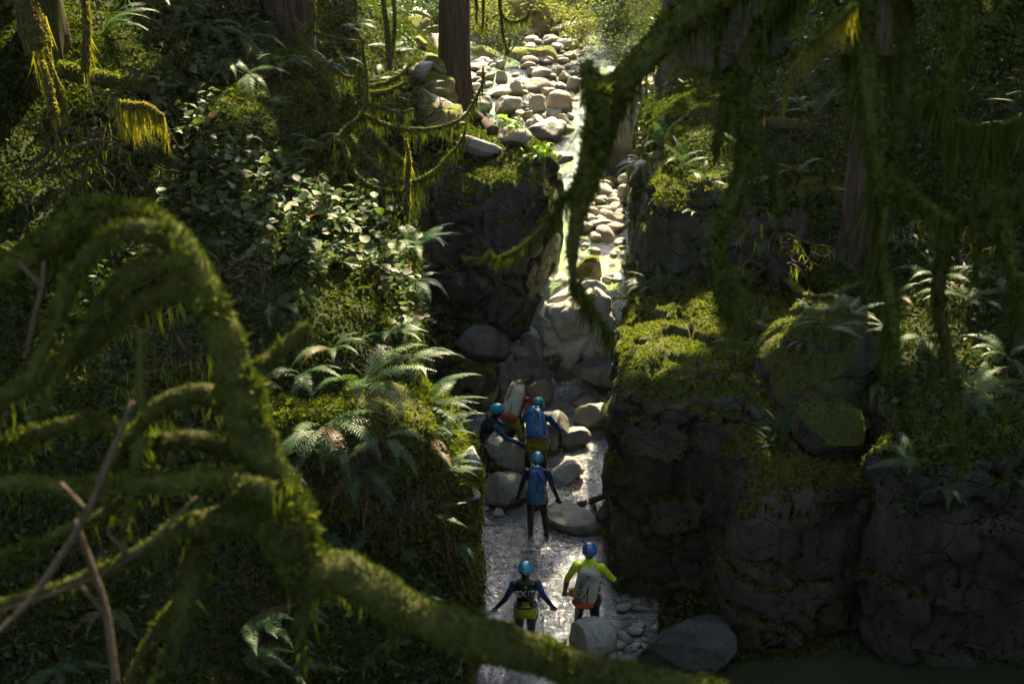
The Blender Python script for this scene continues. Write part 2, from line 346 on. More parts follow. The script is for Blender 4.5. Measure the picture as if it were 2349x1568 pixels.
RP = [(1500, 690, 20), (1700, 700, 19.2), (1950, 580, 21), (2200, 600, 20), (2348, 600, 19.5), (1900, 810, 18.3), (2100, 850, 17.5), (2348, 900, 17), (2100, 1050, 15.9), (2348, 1080, 15.6),
      (1560, 340, 23.5), (1750, 330, 23.5), (1900, 400, 22.5), (2200, 350, 22.5), (2348, 350, 22), (1700, 150, 28), (2000, 150, 26), (2348, 150, 25), (1600, 100, 34), (1800, 20, 32), (2100, 20, 29), (2348, 20, 28), (1500, 210, 33)]
fl = tps([W(*p) for p in LP]+[(-16, 12, 5.5), (-16, 20, 11), (-18, 32, 14), (-10, 40, 12), (-4, 44, 6.2), (-4, 8, 1.5), (-12, 8, 2.5)])
fr = tps([W(*p) for p in RP]+[(16, 14, 8), (16, 22, 11), (18, 34, 14), (8, 42, 9), (3.8, 41, 5.5), (4, 14, 1.2), (7, 13.4, 1.5), (4, 9, .3), (10, 9, 2)])
def bank_height(x, y, side):
    f, e = (fl, edge_l(y)-x) if side < 0 else (fr, x-edge_r(y))
    h = np.clip(f(x, y), -.3, 16); p = np.c_[x, y, 0*x]
    h = h+.16*fbm(p*.9+5, 4, 3)+.07*fbm(p*3.1, 3, 4)
    e = e+(.35*fbm(p*1.6+9, 3, 15) if side > 0 else 0)*(y < 17.5)
    wz = water_z(y); low = wz-.6+np.minimum(np.maximum(0, e)*(1.5 if side > 0 else .2), .75+np.maximum(0, e)*.1)
    if side > 0: h = np.where((x < 5.2) & (y < 21.9), np.minimum(h, 3.5+.1*fbm(p*2, 3, 5)), h)       # the bank steps down behind the tall wall's top
    k = sstep(0, .4, e+.12*fbm(np.c_[x*0, y*1.5, 0*x], 3, 6))
    if side > 0: k = k*sstep(0, .9, y-np.interp(x, [2, 3.1, 5.2, 5.8, 8.5, 12], [18.6, 17.6, 17.4, 15.7, 15.4, 14]))
    return low+(np.maximum(h, low)-low)*k
def bank(name, side, x0, x1, y0, y1, step):
    X, Y = np.meshgrid(np.arange(x0, x1, step), np.arange(y0, y1, step), indexing='ij'); x, y = X.ravel(), Y.ravel(); z = bank_height(x, y, side)
    V = np.c_[x, y, z]; F = grid_faces(*X.shape); o = mk(name, V, F, M['floor']); tag(o, kind='structure'); return V, F, o
BL = bank('left_bank', -1, -20, 1.6, 7, 46, .13); BR = bank('right_bank', 1, 1.5, 20, 7, 46, .13)

# ground the photographer stands on, out of frame, and the woods' floor around
def near():
    X, Y = np.meshgrid(np.linspace(-30, 30, 61), np.linspace(-30, 8, 60), indexing='ij'); x, y = X.ravel(), Y.ravel()
    z = 10.2-9.9*sstep(.9, 5.5, y)+.25*fbm(np.c_[x, y, 0*x]*.5, 4, 8)*(y < 1); tag(mk('viewpoint_ground', np.c_[x, y, z], grid_faces(*X.shape)[:, ::-1], M['floor']), kind='structure')
    X, Y = np.meshgrid(np.linspace(-160, 160, 81), np.linspace(40, 300, 60), indexing='ij'); x, y = X.ravel(), Y.ravel()
    z = 4.5+.04*(y-44)+np.minimum(22, np.abs(x)*.42)+1.5*fbm(np.c_[x, y, 0*x]*.05, 4, 9)-2*(y < 46); tag(mk('valley_floor', np.c_[x, y, z], grid_faces(*X.shape)[:, ::-1], M['floor']), kind='structure')
    X, Y = np.meshgrid(np.linspace(-160, 160, 65), np.linspace(-30, 46, 40), indexing='ij'); x, y = X.ravel(), Y.ravel()
    z = np.where(np.abs(x) < 19, -3, 9+.3*(np.abs(x)-19).clip(0, 40)); tag(mk('hillside', np.c_[x, y, z], grid_faces(*X.shape)[:, ::-1], M['floor']), kind='structure')
near()

# stream bed and running water
def bed_mat():
    b = NB('pool_bed'); p = b.pos(); x = b.N('SeparateXYZ'); b.L(p, x.inputs[0]); v = b.N('TexVoronoi'); v.inputs['Scale'].default_value = 4.5; b.L(p, v.inputs['Vector'])
    c = b.mix(.55, b.ramp(b.noise(3, 5, .6, p), [(.3, (.035, .038, .03)), (.7, (.13, .125, .10))]), v.outputs['Color'], 'OVERLAY')
    f = b.math('MULTIPLY', b.ramp(b.math('DIVIDE', x.outputs[1], 40.), [(.615, 0), (.63, 1)]), b.ramp(b.math('DIVIDE', x.outputs[1], 40.), [(.70, 1), (.74, 0)]))
    c = b.mix(f, c, b.mix(.5, (.24, .26, .06), v.outputs['Color'], 'SOFT_LIGHT')); b.L(c, b.b.inputs['Base Color']); b.b.inputs['Roughness'].default_value = .6; b.L(b.bump(b.noise(20, 5, .6, p), .5, .02), b.b.inputs['Normal']); return b.m
M['bed'] = bed_mat()
def bed():
    X, Y = np.meshgrid(np.arange(-4.6, 4.2, .06), np.arange(11, 46, .08), indexing='ij'); x, y = X.ravel(), Y.ravel(); p = np.c_[x, y, 0*x]
    F1, F2, ID = worley(np.c_[x*4.5, y*4.5, 0*x+.5], 5)
    z = water_z(y)-np.where(y > 24.6, .2, .3)+.1*fbm(p*1.2, 4, 11)+.07*(.6-F1).clip(0, 1)*(.5+ID)+.3*sstep(29, 37, y)*fbm(p*.6+3, 3, 12)
    o = mk('stream_bed', np.c_[x, y, z], grid_faces(*X.shape)[:, ::-1], M['bed']); tag(o, kind='structure')
bed()
def water_mat(ior=3.0, name='running_water', amp=.045):
    b = NB(name); p = b.pos(); mpw = b.N('Mapping'); mpw.inputs['Scale'].default_value = (.8, 1.2, 1); b.L(p, mpw.inputs[0]); v1 = b.noise(7, 3, .5, mpw.outputs[0], 1.6); v2 = b.noise(18, 2, .5, mpw.outputs[0], 1.2)
    h = b.math('ADD', v1, b.math('MULTIPLY', v2, .5)); nrm = b.bump(h, 1., amp)
    gl = b.N('BsdfGlossy'); gl.inputs['Roughness'].default_value = .03; gl.inputs['Color'].default_value = (1, 1, 1, 1); b.L(nrm, gl.inputs['Normal'])
    tr = b.N('BsdfTransparent'); tr.inputs[0].default_value = (.72, .82, .66, 1)
    fr = b.N('Fresnel'); fr.inputs[0].default_value = ior; b.L(nrm, fr.inputs['Normal'])
    m = b.N('MixShader'); b.L(fr.outputs[0], m.inputs[0]); b.L(tr.outputs[0], m.inputs[1]); b.L(gl.outputs[0], m.inputs[2])
    at = b.N('Attribute'); at.attribute_name = 'foam'; mp = b.N('Mapping'); mp.inputs['Scale'].default_value = (.75, 1.25, 1); b.L(p, mp.inputs[0]); rid = b.math('ABSOLUTE', b.math('SUBTRACT', b.noise(5.5, 4, .62, mp.outputs[0], 2.6), .5)); rid2 = b.math('ABSOLUTE', b.math('SUBTRACT', b.noise(9, 3, .6, mp.outputs[0], 3.5), .5))
    lim = b.math('MULTIPLY_ADD', b.math('POWER', at.outputs['Fac'], 2.), .04, .003); f = b.math('MAXIMUM', b.ramp(b.math('DIVIDE', rid, lim), [(.35, 1), (1, 0)]), b.math('MULTIPLY', b.ramp(b.math('DIVIDE', rid2, lim), [(.25, 1), (.7, 0)]), .8)); f = b.math('MULTIPLY', f, b.ramp(at.outputs['Fac'], [(.02, 0), (.25, 1)]))
    d = b.b; d.inputs['Base Color'].default_value = (.88, .9, .9, 1); d.inputs['Roughness'].default_value = .25; b.L(nrm, d.inputs['Normal'])
    m2 = b.N('MixShader'); b.L(f, m2.inputs[0]); b.L(m.outputs[0], m2.inputs[1]); b.L(d.outputs[0], m2.inputs[2]); b.L(m2.outputs[0], b.out.inputs[0]); return b.m
M['water'] = water_mat(); M['clear'] = water_mat(1.22, 'clear_pool_water', .02)
def water(name, y0, y1, x0, x1, step, amp, zoff=0, mat='water'):
    X, Y = np.meshgrid(np.arange(x0, x1, step), np.arange(y0, y1, step), indexing='ij'); x, y = X.ravel(), Y.ravel(); p = np.c_[x, y*.75, 0*x]
    q = p+.5*np.c_[fbm(p*1.1, 3, 31), fbm(p*1.1+9, 3, 32), 0*x]
    rough = .45+.55*sstep(-.2, .4, fbm(p*.7, 3, 33))
    z = water_z(y)+zoff+amp*rough*(np.abs(fbm(q*2.6, 2, 21))*1.5+.5*fbm(q*6*np.array([.8, 1.3, 1]), 2, 22)-.4)
    o = mk(name, np.c_[x, y, z], grid_faces(*X.shape)[:, ::-1], M[mat]); tag(o, kind='structure')
    a = o.data.attributes.new('foam', 'FLOAT', 'POINT'); fo = (.35+.65*sstep(-.2, .5, fbm(q*1.0+4, 3, 34)))*np.interp(y, [13, 16, 18, 20.5, 23, 24, 24.3, 25, 25.3, 27.5, 29, 34, 36], [.15, .2, .32, .6, .8, .95, 1, 1, 0, 0, .06, .06, .02])
    a.data.foreach_set('value', fo.astype(np.float32)); return o
water('stream_water', 13, 24.75, -2.6, 2.9, .03, .05); water('pool_water', 24.75, 45.5, -4.5, 3.6, .07, .02, mat='clear')

# ---------------------------------------------------------------- rock masses
SURF = []                                            # world meshes that carry moss and plants
def moss_on(o, V, F, dens, size, thr=.35, mat='moss', seed=1, blades=3, nf=.9, amt=.05):
    def fil(c, n): return sstep(thr-.15, thr+.2, n[:, 2]+.35*fbm(c*1.7+seed, 3, seed))*sstep(-.55, .1, fbm(c*nf+2*seed, 3, seed+3)+amt)
    P, N = sample(V, F, dens, seed, fil)
    if len(P):
        v, f = tufts(P, N, size, blades, .35, seed); k = mk('moss', v-np.array(o.location), f, M[mat], o, smooth=False); k['kind'] = 'stuff'
def mass(name, label, cat, c, size, rz=0, mat='wall', seed=1, n=70, p=6, split=False, moss=(700, .045, .45), mossmat='moss', group=None, **kw):
    V, F, ID = rock(n, size, p, seed, **kw); V = rotz(V, rz)+np.array(c)
    base = np.array([c[0], c[1], c[2]-size[2]])
    o = thing(name, label, cat, base, group=group)
    if split:
        fid = np.round(ID[F[:, 0]], 7); u, cnt = np.unique(fid, return_counts=True); u = u[cnt > 40]
        rest = ~np.isin(fid, u)
        for k in u:
            f = F[fid == k]; i, inv = np.unique(f, return_inverse=True); mk('rock_block', V[i]-base, inv.reshape(f.shape), M[mat], o)
        if rest.any():
            f = F[rest]; i, inv = np.unique(f, return_inverse=True); mk('rock_core', V[i]-base, inv.reshape(f.shape), M[mat], o)['kind'] = 'stuff'
    else: mk('rock_face', V-base, F, M[mat], o)
    if moss: moss_on(o, V, F, moss[0], moss[1], moss[2], mossmat, seed)
    return o
nc = dict(cuts=0)

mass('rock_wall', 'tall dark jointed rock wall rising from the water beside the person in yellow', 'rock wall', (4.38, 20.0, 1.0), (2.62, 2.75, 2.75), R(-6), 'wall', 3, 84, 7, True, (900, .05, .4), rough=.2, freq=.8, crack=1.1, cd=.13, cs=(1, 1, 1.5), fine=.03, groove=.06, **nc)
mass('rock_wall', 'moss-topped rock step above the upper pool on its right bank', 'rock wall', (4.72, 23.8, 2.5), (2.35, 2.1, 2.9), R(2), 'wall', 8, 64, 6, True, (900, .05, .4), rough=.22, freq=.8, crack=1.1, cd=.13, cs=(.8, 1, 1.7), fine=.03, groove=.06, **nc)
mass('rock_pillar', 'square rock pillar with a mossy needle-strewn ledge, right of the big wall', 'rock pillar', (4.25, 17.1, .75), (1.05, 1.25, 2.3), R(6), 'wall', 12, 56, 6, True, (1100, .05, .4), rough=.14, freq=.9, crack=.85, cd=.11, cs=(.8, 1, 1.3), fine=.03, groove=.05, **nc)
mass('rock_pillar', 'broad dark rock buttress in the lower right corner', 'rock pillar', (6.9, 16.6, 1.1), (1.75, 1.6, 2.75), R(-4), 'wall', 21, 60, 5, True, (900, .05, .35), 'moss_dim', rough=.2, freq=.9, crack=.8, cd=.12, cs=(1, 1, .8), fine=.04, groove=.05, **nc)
mass('rock_outcrop', 'rounded lichen-patched boulder perched on the right ledge above the pillar', 'rock', (4.75, 18.1, 3.7), (.95, .85, 1.0), R(20), 'wall_moss', 31, 40, 3.2, False, (700, .045, .5), rough=.1, freq=1.2, crack=.9, cd=.05, fine=.015, cuts=7)
mass('rock_outcrop', 'wedge of pale lichened stone leaning at the foot of the perched boulder', 'rock', tuple(W(1900, 985, 16.9)), (.52, .4, .36), R(-10), 'wall_moss', 33, 24, 3, False, (500, .04, .6), rough=.06, freq=2, fine=.012, cuts=8)
mass('rock_buttress', 'great dark rock buttress closing the left side of the narrows', 'rock buttress', (-1.5, 26.4, 2.3), (2.5, 2.1, 2.75), R(-6), 'slab', 41, 84, 4.5, True, (900, .05, .55), 'moss_dim', rough=.3, freq=.6, crack=1.0, cd=.10, cs=(1, 1, 1.2), fine=.03, **nc)
mass('waterfall_rock', 'pale grey water-worn rock step holding back the upper pool', 'rock', (1.45, 24.95, 1.25), (1.02, .85, 1.28), R(10), 'creek', 51, 56, 3.4, False, None, rough=.2, freq=1.3, crack=.9, cd=.08, fine=.012, cuts=6)
mass('waterfall_rock', 'smooth humped grey rock at the foot of the waterfall step', 'rock', tuple(W(1400, 860, 23.9)), (.75, .5, .35), R(-15), 'grey', 53, 32, 2.6, False, None, rough=.08, freq=1.6, fine=.01, cuts=6)
mass('rock_toe', 'smooth dark grey rock toe below the left buttress', 'rock', (-.95, 23.6, .75), (.62, .8, .85), R(24), 'slab', 57, 40, 3, False, None, rough=.16, freq=1.5, crack=1.5, cd=.09, fine=.012, cuts=6)
mass('rock_toe', 'fluted grey bedrock rib behind the red-jacketed person', 'rock', (.2, 24.15, .62), (.62, .65, .85), R(-20), 'grey', 59, 40, 3.2, False, None, rough=.2, freq=1.6, crack=1.9, cd=.1, cs=(1.4, 1, .7), fine=.012, cuts=6)
mass('mossy_cliff', 'moss-draped cliff edge of the near left bank above the stream', 'cliff', (-3.0, 15.85, 1.55), (2.5, 1.3, 2.95), R(5), 'wall_moss', 61, 84, 3.6, False, None, rough=.3, freq=.8, crack=.8, cd=.05, fine=.03, **nc)
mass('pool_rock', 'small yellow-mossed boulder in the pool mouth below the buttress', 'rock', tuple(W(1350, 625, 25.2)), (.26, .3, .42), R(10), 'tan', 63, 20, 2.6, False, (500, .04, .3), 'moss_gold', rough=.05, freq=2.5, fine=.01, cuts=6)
mass('bank_boulder', 'huge pale cracked boulder on the right bank of the far creek', 'boulder', tuple(W(1490, 285, 32.3)), (1.35, 1.1, 1.5), R(15), 'pale', 65, 40, 3, False, (300, .06, .75), rough=.15, freq=1, crack=.7, cd=.05, fine=.012, cuts=8)
mass('bank_boulder', 'moss-capped dark rock behind the right bank ferns', 'boulder', tuple(W(1590, 260, 28)), (.75, .9, 1.2), R(15), 'wall_moss', 67, 36, 3, False, (900, .06, .3), rough=.15, freq=1, crack=.7, cd=.05, fine=.012, cuts=8)
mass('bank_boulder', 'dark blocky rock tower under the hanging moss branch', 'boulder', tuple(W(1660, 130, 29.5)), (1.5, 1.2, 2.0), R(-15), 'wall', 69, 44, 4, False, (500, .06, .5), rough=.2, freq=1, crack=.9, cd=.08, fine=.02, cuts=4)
for k, (x, y, Y, s) in enumerate([(1130, 60, 45, (2.2, 1.4, 1.7)), (1240, 80, 46, (1.8, 1.2, 1.2)), (1380, 60, 46.5, (2.2, 1.4, 1.9)), (1180, 5, 49, (3.2, 1.6, 2.2)), (1330, 5, 50, (3.4, 1.6, 2.4)), (1500, 30, 47, (2.4, 1.5, 2.6)), (1000, 10, 47, (2.6, 1.5, 2.4))]):
    lab = ['layered tan rock ledge behind the cedar at the far bank', 'low mossy tan rock ledge beyond the far boulders', 'brushy tan rock bank at the top of the far creek', 'tan rock slope at the very top of the picture above the far creek', 'mossy tan crag at the top of the picture right of centre', 'shaded rock bank behind the hanging mossy branch at the top', 'tan rocks half hidden behind the cedar trunk at the top'][k]
    mass('far_ledge', lab, 'rock ledge', tuple(W(x, y, Y)-np.array([0, 0, .5])), s, R(10*(k % 3)-10), 'tan', 70+k, 32, 5, False, (160, .1, .4), 'moss_gold' if k % 2 else 'moss', rough=.3, freq=.8, crack=.6, cd=.14, cs=(.6, 1, 1.7), fine=.03, cuts=4)

# ---------------------------------------------------------------- trees that stand in the picture
def trunk_tree(name, label, p, r0, h, mat, lean=(0, 0), flare=1.7, seed=0):
    o = thing(name, label, 'tree', p); P = [(0, 0, -.5), (0, 0, 0), (lean[0]*.15, lean[1]*.15, h*.15), (lean[0]*.5, lean[1]*.5, h*.5), (lean[0], lean[1], h)]
    v, f = tube(P, [r0*flare, r0*1.25, r0, r0*.85, r0*.4], 28, 8, 0, 1, seed)
    a = np.arctan2(v[:, 1], v[:, 0]); ctr = np.c_[np.interp(v[:, 2], [q[2] for q in P], [q[0] for q in P]), np.interp(v[:, 2], [q[2] for q in P], [q[1] for q in P]), v[:, 2]]
    rid = 1+.10*np.abs(np.sin(a*7+v[:, 2]*.25))+.06*fbm(np.c_[np.cos(a)*4, np.sin(a)*4, v[:, 2]*.35], 3, seed)+.25*np.clip(1-v[:, 2]/1.2, 0, 1)*np.cos(a*5+seed)
    mk('trunk', ctr+(v-ctr)*rid[:, None], f, M[mat], o); return o
T1 = trunk_tree('cedar_tree', 'dark cedar trunk standing above the far creek boulders', W(1042, 248, 29.0)-[0, 0, .1], .30, 20, 'bark', (.3, .3), 1.35, 1)
T2 = trunk_tree('conifer_tree', 'shadowed straight trunk on the right mossy slope', W(1955, 590, 21)-[0, 0, .1], .21, 20, 'bark', (0, .3), 1.5, 2)
T3 = trunk_tree('conifer_tree', 'broad red-brown trunk on the dark upper left bank', W(668, 115, 25.2)-[0, 0, .6], .44, 20, 'bark', (-.2, .3), 1.5, 3)
T4 = trunk_tree('conifer_tree', 'mossy trunk in the top left corner', W(105, 110, 20.6)-[0, 0, .5], .30, 18, 'bark_moss', (-.3, .5), 1.6, 4)
T5 = trunk_tree('maple_tree', 'maple reaching curved moss-wrapped limbs across the left foreground', (-3.9, 2.6, 9.2), .28, 12, 'bark_moss', (-.5, -.5), 1.4, 5)
T6 = trunk_tree('maple_tree', 'maple whose moss-bearded branches hang down the right foreground', (4.2, 4.0, 8.0), .3, 13, 'bark_moss', (.5, .5), 1.4, 6)

# ---------------------------------------------------------------- boulders, cobbles, logs
def refresh():
    global DG
    bpy.context.view_layer.update(); DG = bpy.context.evaluated_depsgraph_get()
refresh()
def hit(x, y, dflt=20):
    d = Vector(ray(x, y)).normalized(); ok, p, n, i, o, m = sc.ray_cast(DG, Vector((0, 0, CAMZ)), d)
    return (np.array(p), np.array(n), o) if ok else (W(x, y, dflt), np.array([0, -.3, .9]), None)
def boulder(x, y, hw, hh, mat, seed, label, rz=0, p=2.5, n=16, cuts=9, tilt=0, name='boulder', sink=.35, group=None, Y=None, crack=0, sy=.8, cut=(.55, .88)):
    b = hit(x, y+hh*.55)[0] if Y is None else W(x, y+hh*.55, Y); dep = b@FW-CAMZ*FW[2]; s = dep/FPX
    V, F, _ = rock(n, (hw*s*1.1, hw*s*sy, hh*s*1.12), p, seed, cuts, cut, rough=.075*hw*s*2, freq=1.9/(hw*s*2), fine=.012, crack=crack, cd=.03)
    o = mk(name, V, F, M[mat]); o.location = b+np.array([0, hw*s*.5, hh*s*(1-2*sink)+hh*s*.15]); o.rotation_euler = (0, R(tilt), R(rz)); return tag(o, label, 'boulder', group)
for a in [(1358, 1478, 56, 56, 'creek', 1, 'big rounded grey boulder on the bottom edge below the person in yellow', 10, 2.2, 26, 3, 0),
          (1578, 1512, 106, 74, 'dark', 2, 'broad dark flat-topped boulder at the foot of the right wall', 5, 2.9, 34, 5, 0),
          (1430, 1465, 20, 18, 'creek', 3, 'small grey stone wedged right of the rounded bottom boulder'), (1412, 1536, 24, 18, 'creek', 4, 'low grey stone half hidden by the foreground limb'),
          (1462, 1545, 20, 22, 'wall', 82, 'small dark stone against the flat-topped boulder'),
          (1157, 1138, 58, 44, 'creek', 5, 'pale pitted boulder left of the walker with the long blue pack', -12, 2.4, 24, 7),
          (1158, 1062, 62, 52, 'creek', 6, 'large pale slanted slab in front of the crouching person', 25, 2.8, 24, 8, 32),
          (1190, 1022, 42, 42, 'creek', 7, 'pale ridged slab under the bent person\'s hand', 30, 2.6, 20, 8, 35),
          (1297, 1096, 40, 24, 'creek', 8, 'oblong grey stone tilted in the riffle right of the long blue pack', 20, 2.8, 20, 8, -28),
          (1326, 1204, 68, 24, 'grey', 9, 'low olive-grey rock under the walker\'s raised foot', -10, 2.1, 24, 3, 8),
          (1382, 1180, 16, 22, 'grey', 10, 'small dark rock between the raised-foot rock and the wall'),
          (1317, 1014, 34, 25, 'grey', 11, 'angular dark stone standing in white water', 15, 3, 18, 10),
          (1268, 1005, 42, 62, 'grey', 12, 'dark rock block beside the bent person with the blue pack', 15, 2.8, 20, 8, 15),
          (1368, 968, 46, 38, 'grey', 13, 'dark wet rock against the right wall upstream', -10, 2.8, 18, 9), (1348, 924, 40, 15, 'grey', 14, 'flat tan-topped rock in the upper riffle', 0, 2.6, 18, 8),
          (1075, 1060, 26, 34, 'creek', 15, 'pale stone by the left cliff behind the fern tips', 20, 2.6, 16, 8), (1118, 1122, 34, 22, 'creek', 16, 'brownish stone behind the red bundle', -20, 2.6, 16, 8),
          (1078, 1142, 22, 18, 'grey', 17, 'small dark stone below the red bundle'), (1225, 1160, 14, 20, 'grey', 18, 'small wet stone beside the walker\'s left hip'),
          (1100, 800, 70, 44, 'grey', 19, 'long smooth grey rock shelf under the left buttress', 25, 2.4, 22, 6, 18), (1240, 905, 26, 40, 'grey', 20, 'upright dark grey rock left of the upper riffle', 0, 3, 16, 8),
          (1100, 905, 40, 50, 'grey', 81, 'dark rock behind the crouching person\'s helmet', 0, 3, 16, 8)]:
    boulder(*a)
FAR = [(1109, 245, 26, 25, 'big grey squared boulder beside the cedar foot', 'pale', 3.2), (1165, 248, 31, 23, 'pinkish rounded boulder right of the grey squared one', 'pale', 2.6), (1150, 214, 36, 13, 'long white boulder back of the squared one', 'pale', 2.3), (1233, 250, 21, 27, 'upright white boulder in the middle of the far creek', 'pale', 2.4),
       (1285, 243, 29, 29, 'largest smooth cream boulder of the far creek', 'pale', 2.6), (1203, 245, 11, 9, 'small blue-grey oval stone between two big boulders', 'pale', 2.2), (1185, 208, 17, 19, 'tan angular boulder leaning in the far creek', 'pale', 3.2), (1232, 201, 28, 17, 'split grey-topped boulder of the far creek', 'pale', 2.8),
       (1258, 216, 19, 11, 'flat white stone under the split boulder', 'pale', 2.4), (1314, 198, 16, 19, 'cream egg-shaped boulder at the moss branch', 'pale', 2.3), (1243, 173, 24, 15, 'wide rounded boulder on the far gravel bar', 'pale', 2.5), (1279, 165, 16, 11, 'white oval stone on the far gravel bar', 'pale', 2.2),
       (1296, 179, 15, 12, 'grey oval stone beside the white one on the bar', 'pale', 2.2), (1220, 169, 16, 13, 'tan rounded stone left of the wide boulder', 'pale', 2.5), (1151, 181, 15, 15, 'square tan block standing in the far pool', 'pale', 4), (1123, 178, 13, 10, 'low pale stone next to the square block', 'pale', 2.6),
       (1086, 206, 22, 10, 'flat pale slab at the far waterside by the cedar', 'pale', 3), (1096, 158, 30, 10, 'long low pale rock in the far pool', 'pale', 2.6), (1146, 153, 14, 12, 'pointed grey stone at the far pool rim', 'pale', 3.4), (1193, 134, 36, 17, 'blocky tan ledge stone beyond the far pool', 'tan', 4.5),
       (1253, 130, 25, 21, 'tall grey block under the far ledge', 'tan', 4), (1110, 120, 30, 14, 'layered tan block behind the far pool', 'tan', 4.5), (1150, 105, 24, 13, 'cracked tan block by the hanging twigs', 'tan', 4), (1180, 320, 38, 22, 'rounded pale boulder awash below the bright leaves', 'pale', 2.3),
       (1253, 310, 46, 23, 'broad flat grey slab crossing the far channel', 'grey', 3.2), (1232, 283, 22, 14, 'angular brown-sided block on the grey slab', 'pale', 4), (1210, 267, 11, 13, 'small orange-tan stone below the upright white boulder', 'pale', 3.2), (1290, 279, 13, 14, 'grey-white upright stone by the dark pool corner', 'pale', 2.8),
       (1262, 286, 12, 10, 'grey wedge stone above the flat slab', 'pale', 3), (1304, 303, 15, 9, 'brown flat stone near the moss branch', 'tan', 3), (1290, 368, 24, 13, 'wet grey boulder in the chute behind the buttress', 'grey', 2.5), (1408, 416, 16, 10, 'brown squared stone in the shallows above the pool', 'tan', 3.4),
       (1438, 416, 19, 14, 'white rounded boulder against the right mossy step', 'pale', 2.3), (1436, 448, 20, 21, 'two-toned white boulder below the rounded one', 'pale', 2.4), (1352, 492, 19, 12, 'pointed white stone at the head of the green pool', 'pale', 3.2), (1420, 508, 22, 14, 'white slab at the head of the green pool', 'pale', 3), (1380, 520, 24, 14, 'grey block at the head of the green pool', 'pale', 3.4)]
for k, (x, y, hw, hh, lab, mt, p) in enumerate(FAR):
    boulder(x, y, hw, hh, mt, 100+k, lab, random.uniform(-25, 25), p, 14, 8, random.uniform(-10, 10), sink=.3, Y=None)
# cobbles: countable stones of the gravel bars, alike at this size
CB = []
for k in range(10):
    V, F, _ = rock(5, (1, .8, .62), 2.4, 300+k, 7, (.7, .95), rough=.08, freq=1.5); CB.append(mk('cobble', V, F, M['pale'] if k < 6 else M['creek'], link=False))
def cobbles(n, poly, r0, r1, label, group, seed, grey=False):
    r = np.random.default_rng(seed)
    for k in range(n):
        x = r.uniform(poly[0], poly[1]); y = r.uniform(poly[2], poly[3]); p, nn, o = hit(x, y)
        if o is None or not o.name.startswith(('stream', 'pool', 'left_bank', 'right_bank')) or nn[2] < .4: continue
        s = r.uniform(r0, r1)*r.uniform(.6, 1.2); c = put('cobble', CB[r.integers(6, 10) if grey else r.integers(0, 6)]); c.location = p+np.array([0, 0, s*.18]); c.scale = (s, s*r.uniform(.8, 1.2), s*r.uniform(.7, 1.2)); c.rotation_euler = (r.uniform(-.4, .4), r.uniform(-.4, .4), r.uniform(0, 6.3)); tag(c, label, 'stone', group)
cobbles(60, (1330, 1450, 425, 548), .1, .24, 'small pale cobble on the gravel bar between the narrows and the pool', 'cobbles above the green pool', 1)
cobbles(62, (1190, 1335, 55, 175), .12, .3, 'small pale stone on the far bank gravel slope', 'stones on the far slope', 2)
cobbles(56, (1180, 1330, 165, 330), .08, .22, 'small pale cobble between the big boulders of the far creek', 'cobbles between the far boulders', 3)
cobbles(22, (1330, 1455, 550, 650), .07, .16, 'flat stone showing on the bottom of the green pool', 'stones on the pool bottom', 4)
cobbles(34, (1062, 1150, 1070, 1180), .05, .11, 'small grey cobble on the shore below the left cliff', 'cobbles by the left cliff', 5, True)
cobbles(26, (1400, 1530, 1370, 1560), .06, .17, 'small grey cobble at the base of the right wall', 'cobbles at the right wall foot', 6, True)
cobbles(20, (1060, 1130, 130, 230), .1, .22, 'small pale stone in the far pool by the cedar', 'stones in the far pool', 7)
# broken rock slabs tumbled on the bank left of the cedar
r = np.random.default_rng(5)
for k in range(16):
    x, y = [(965, 40), (985, 75), (960, 100), (1000, 110), (975, 140), (1005, 160), (960, 170), (990, 200), (1015, 215), (1000, 245), (975, 240), (1030, 270), (1060, 285), (985, 285), (950, 60), (1100, 345)][k]; p, nn, _ = hit(x, y); s = r.uniform(.22, .42)
    V, F, _ = rock(8, (s*1.2, s*.8, s*.45), 7, 340+k, 5, (.75, .98), rough=.02, freq=3, fine=.006); o = mk('rock_slab', V, F, M['tan'] if k % 3 else M['pale']); o.location = p+np.array([0, 0, .05]); o.rotation_euler = (r.uniform(-.7, .7), r.uniform(-.7, .7), r.uniform(0, 6)); tag(o, 'broken angular rock slab tumbled on the bank left of the cedar', 'rock slab', 'tumbled slabs by the cedar')
def log(name, label, pts, r0, r1, mat, seed, moss=0, cap='stick'):
    P = [hit(*q[:2])[0]+np.array([0, 0, q[2]]) for q in pts]; base = np.array(P[0]); o = thing(name, label, 'log', base); v, f = tube(np.array(P)-base, [r0, (r0+r1)/2, r1], 14, 6, .12, 4, seed); mk('stem', v, f, M[mat], o)
    t = P[0]-P[1]; t /= np.linalg.norm(t); a = np.arange(14)*2*pi/14; u = np.cross(t, [0, 0, 1]); u /= np.linalg.norm(u); w_ = np.cross(t, u)
    mk('cut_end', np.vstack([t*.012, t*.006+r0*.98*(np.cos(a)[:, None]*u+np.sin(a)[:, None]*w_)]), [(0, 1+i, 1+(i+1) % 14) for i in range(14)], M[cap], o, smooth=False)
    if moss: v2, f2 = join([(v, f)]); moss_on(o, v2+base, f2, moss, .05, .2, 'moss', seed)
    return o
M['redwood'] = plain('red_broken_wood', (.3, .09, .04), .8, .2, .5, 12)
log('fallen_log', 'short broken mossy log with red end on the right slope', [(1752, 292, .06), (1810, 294, .05), (1875, 300, .02)], .13, .11, 'bark_moss', 1, 500, 'redwood')
log('driftwood', 'grey driftwood pole lying in the stream by the right wall', [(1328, 1160, .03), (1360, 1153, .06), (1396, 1146, .1)], .06, .05, 'stick', 2)
log('fallen_log', 'split weathered log sloping down from the cedar foot', [(1132, 308, .06), (1110, 290, .1), (1072, 268, .12)], .12, .14, 'bark', 3)
